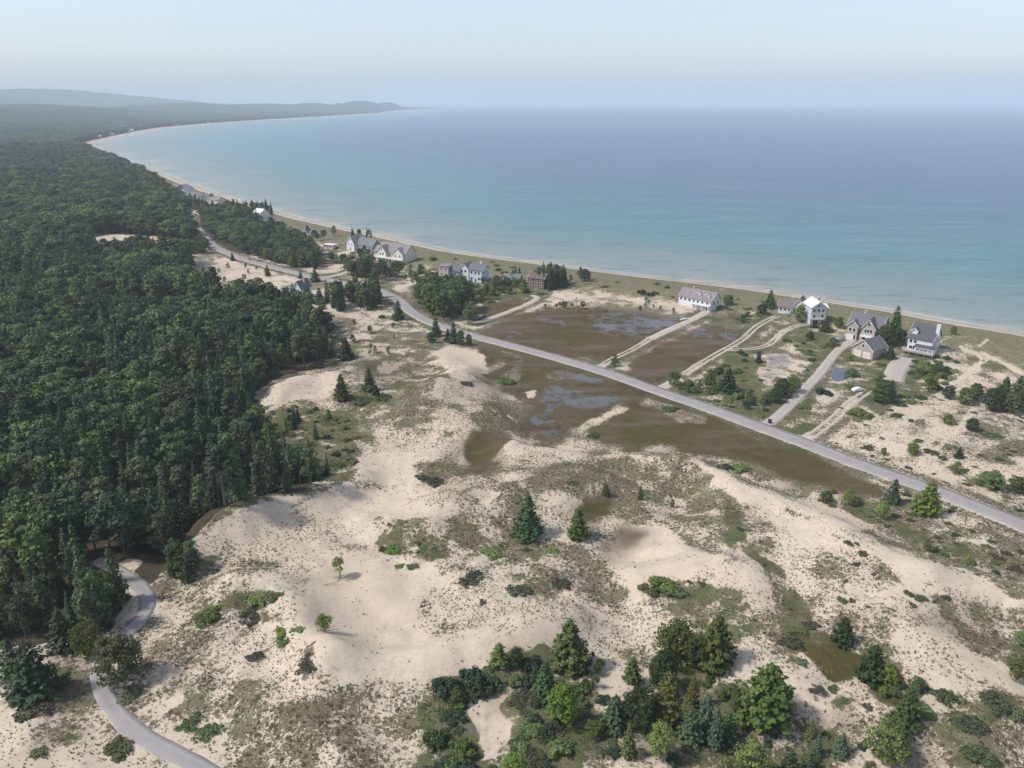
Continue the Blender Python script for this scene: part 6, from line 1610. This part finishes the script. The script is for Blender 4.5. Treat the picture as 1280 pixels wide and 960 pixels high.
post_sign(754, 452, 'brown mailbox on a post where the first track meets the road', 'brown')
post_sign(372, 337, 'dark mailbox on a post on the far verge of the upper road', 'binblack')
def boat(px, py, rz, label, s=1.0):
    (x,), (y,), (z,) = place([(px, py)])
    e = empty('rowing_boat', x, y, z + .02, rz); tag(e, label, 'boat')
    V, F_ = [], []; n = 9
    for k in range(n):
        t = k / (n - 1); w = .75 * math.sin(math.pi * min(1, .18 + t * .95)) ** .6 if t < .98 else .04; xx = (t - .5) * 4 * s
        for a in (-1, -.6, 0, .6, 1): V.append((xx, a * w * s, (.12 + .5 * a * a + .15 * t * t) * s))
    for k in range(n - 1):
        for j in range(4): q = k * 5 + j; F_.append((q, q + 1, q + 6, q + 5))
    mm = MB(); mm.add(V, F_); o = mm.build('hull', M['carwhite'], e); sm = o.modifiers.new('thick', 'SOLIDIFY'); sm.thickness = .06
    for q in (-.7, .5): b = MB(); b.box(q * s, q * s + .25, -.55 * s, .55 * s, .42 * s, .46 * s); b.build('thwart', M['wood'], e)
boat(855.5, 400, .4, 'small white boat lying on the bank beside the gravel drive', 1.1)

print('T', round(_tm.time() - _t0, 1), 'haze')
# ------------------------------------------------------------------ haze
def haze_box():
    m = MB(); m.box(-42000, 42000, -1200, 47000, -6, 360)
    h = N('haze'); v = h.n('ShaderNodeVolumePrincipled')
    v.inputs['Color'].default_value = (.77, .87, .98, 1); v.inputs['Density'].default_value = HAZE; v.inputs['Anisotropy'].default_value = 0
    h.t.links.new(v.outputs[0], h.out.inputs['Volume'])
    tag(m.build('haze', h.m), 'pale summer haze over the lake and the far shore', 'haze', None, 'stuff')
HAZE = 1.2e-4
haze_box()

# ------------------------------------------------------------------ light, sky, camera
EL = math.radians(50); SA = math.radians(-101)      # sun high on the left, a little behind the camera
sd = Vector((math.sin(SA) * math.cos(EL), math.cos(SA) * math.cos(EL), math.sin(EL)))
sun = bpy.data.lights.new('sun', 'SUN'); sun.energy = 3.0; sun.angle = math.radians(6); sun.color = (1, .95, .88)
so = bpy.data.objects.new('sun', sun); C.objects.link(so); so.rotation_euler = (-sd).to_track_quat('-Z', 'Y').to_euler()
wd_ = bpy.data.worlds.new('World'); SC.world = wd_; wd_.use_nodes = True
nt = wd_.node_tree; nt.nodes.clear()
sky = nt.nodes.new('ShaderNodeTexSky'); sky.sky_type = 'NISHITA'; sky.sun_disc = False; sky.sun_elevation = EL; sky.sun_rotation = SA
sky.altitude = 200; sky.air_density = 1.0; sky.dust_density = 1.5; sky.ozone_density = 1.0
hsv = nt.nodes.new('ShaderNodeHueSaturation'); hsv.inputs['Saturation'].default_value = .6
bg = nt.nodes.new('ShaderNodeBackground'); bg.inputs[1].default_value = .15
wo = nt.nodes.new('ShaderNodeOutputWorld')
nt.links.new(sky.outputs[0], hsv.inputs['Color']); tint = nt.nodes.new('ShaderNodeMix'); tint.data_type = 'RGBA'; tint.blend_type = 'MULTIPLY'; tint.inputs[0].default_value = 1; tint.inputs[7].default_value = (.87, .895, .94, 1)
nt.links.new(hsv.outputs[0], tint.inputs[6]); nt.links.new(tint.outputs[2], bg.inputs[0]); nt.links.new(bg.outputs[0], wo.inputs[0])

cam = bpy.data.cameras.new('camera'); cam.sensor_width = 36; cam.lens = 36 * FPX / 1280; cam.clip_start = 1; cam.clip_end = 120000
co = bpy.data.objects.new('camera', cam); C.objects.link(co); co.location = (0, 0, CAM_H); co.rotation_euler = (math.pi / 2 - PITCH, 0, 0)
SC.camera = co
SC.view_settings.view_transform = 'Standard'; SC.view_settings.look = 'None'; SC.view_settings.exposure = 0.40; SC.view_settings.gamma = 1
SC.cycles.max_bounces = 6; SC.cycles.diffuse_bounces = 2; SC.cycles.glossy_bounces = 2; SC.cycles.transmission_bounces = 2; SC.cycles.volume_bounces = 2; SC.cycles.transparent_max_bounces = 8
SC.cycles.use_denoising = True
SC.cycles.caustics_reflective = False; SC.cycles.caustics_refractive = False
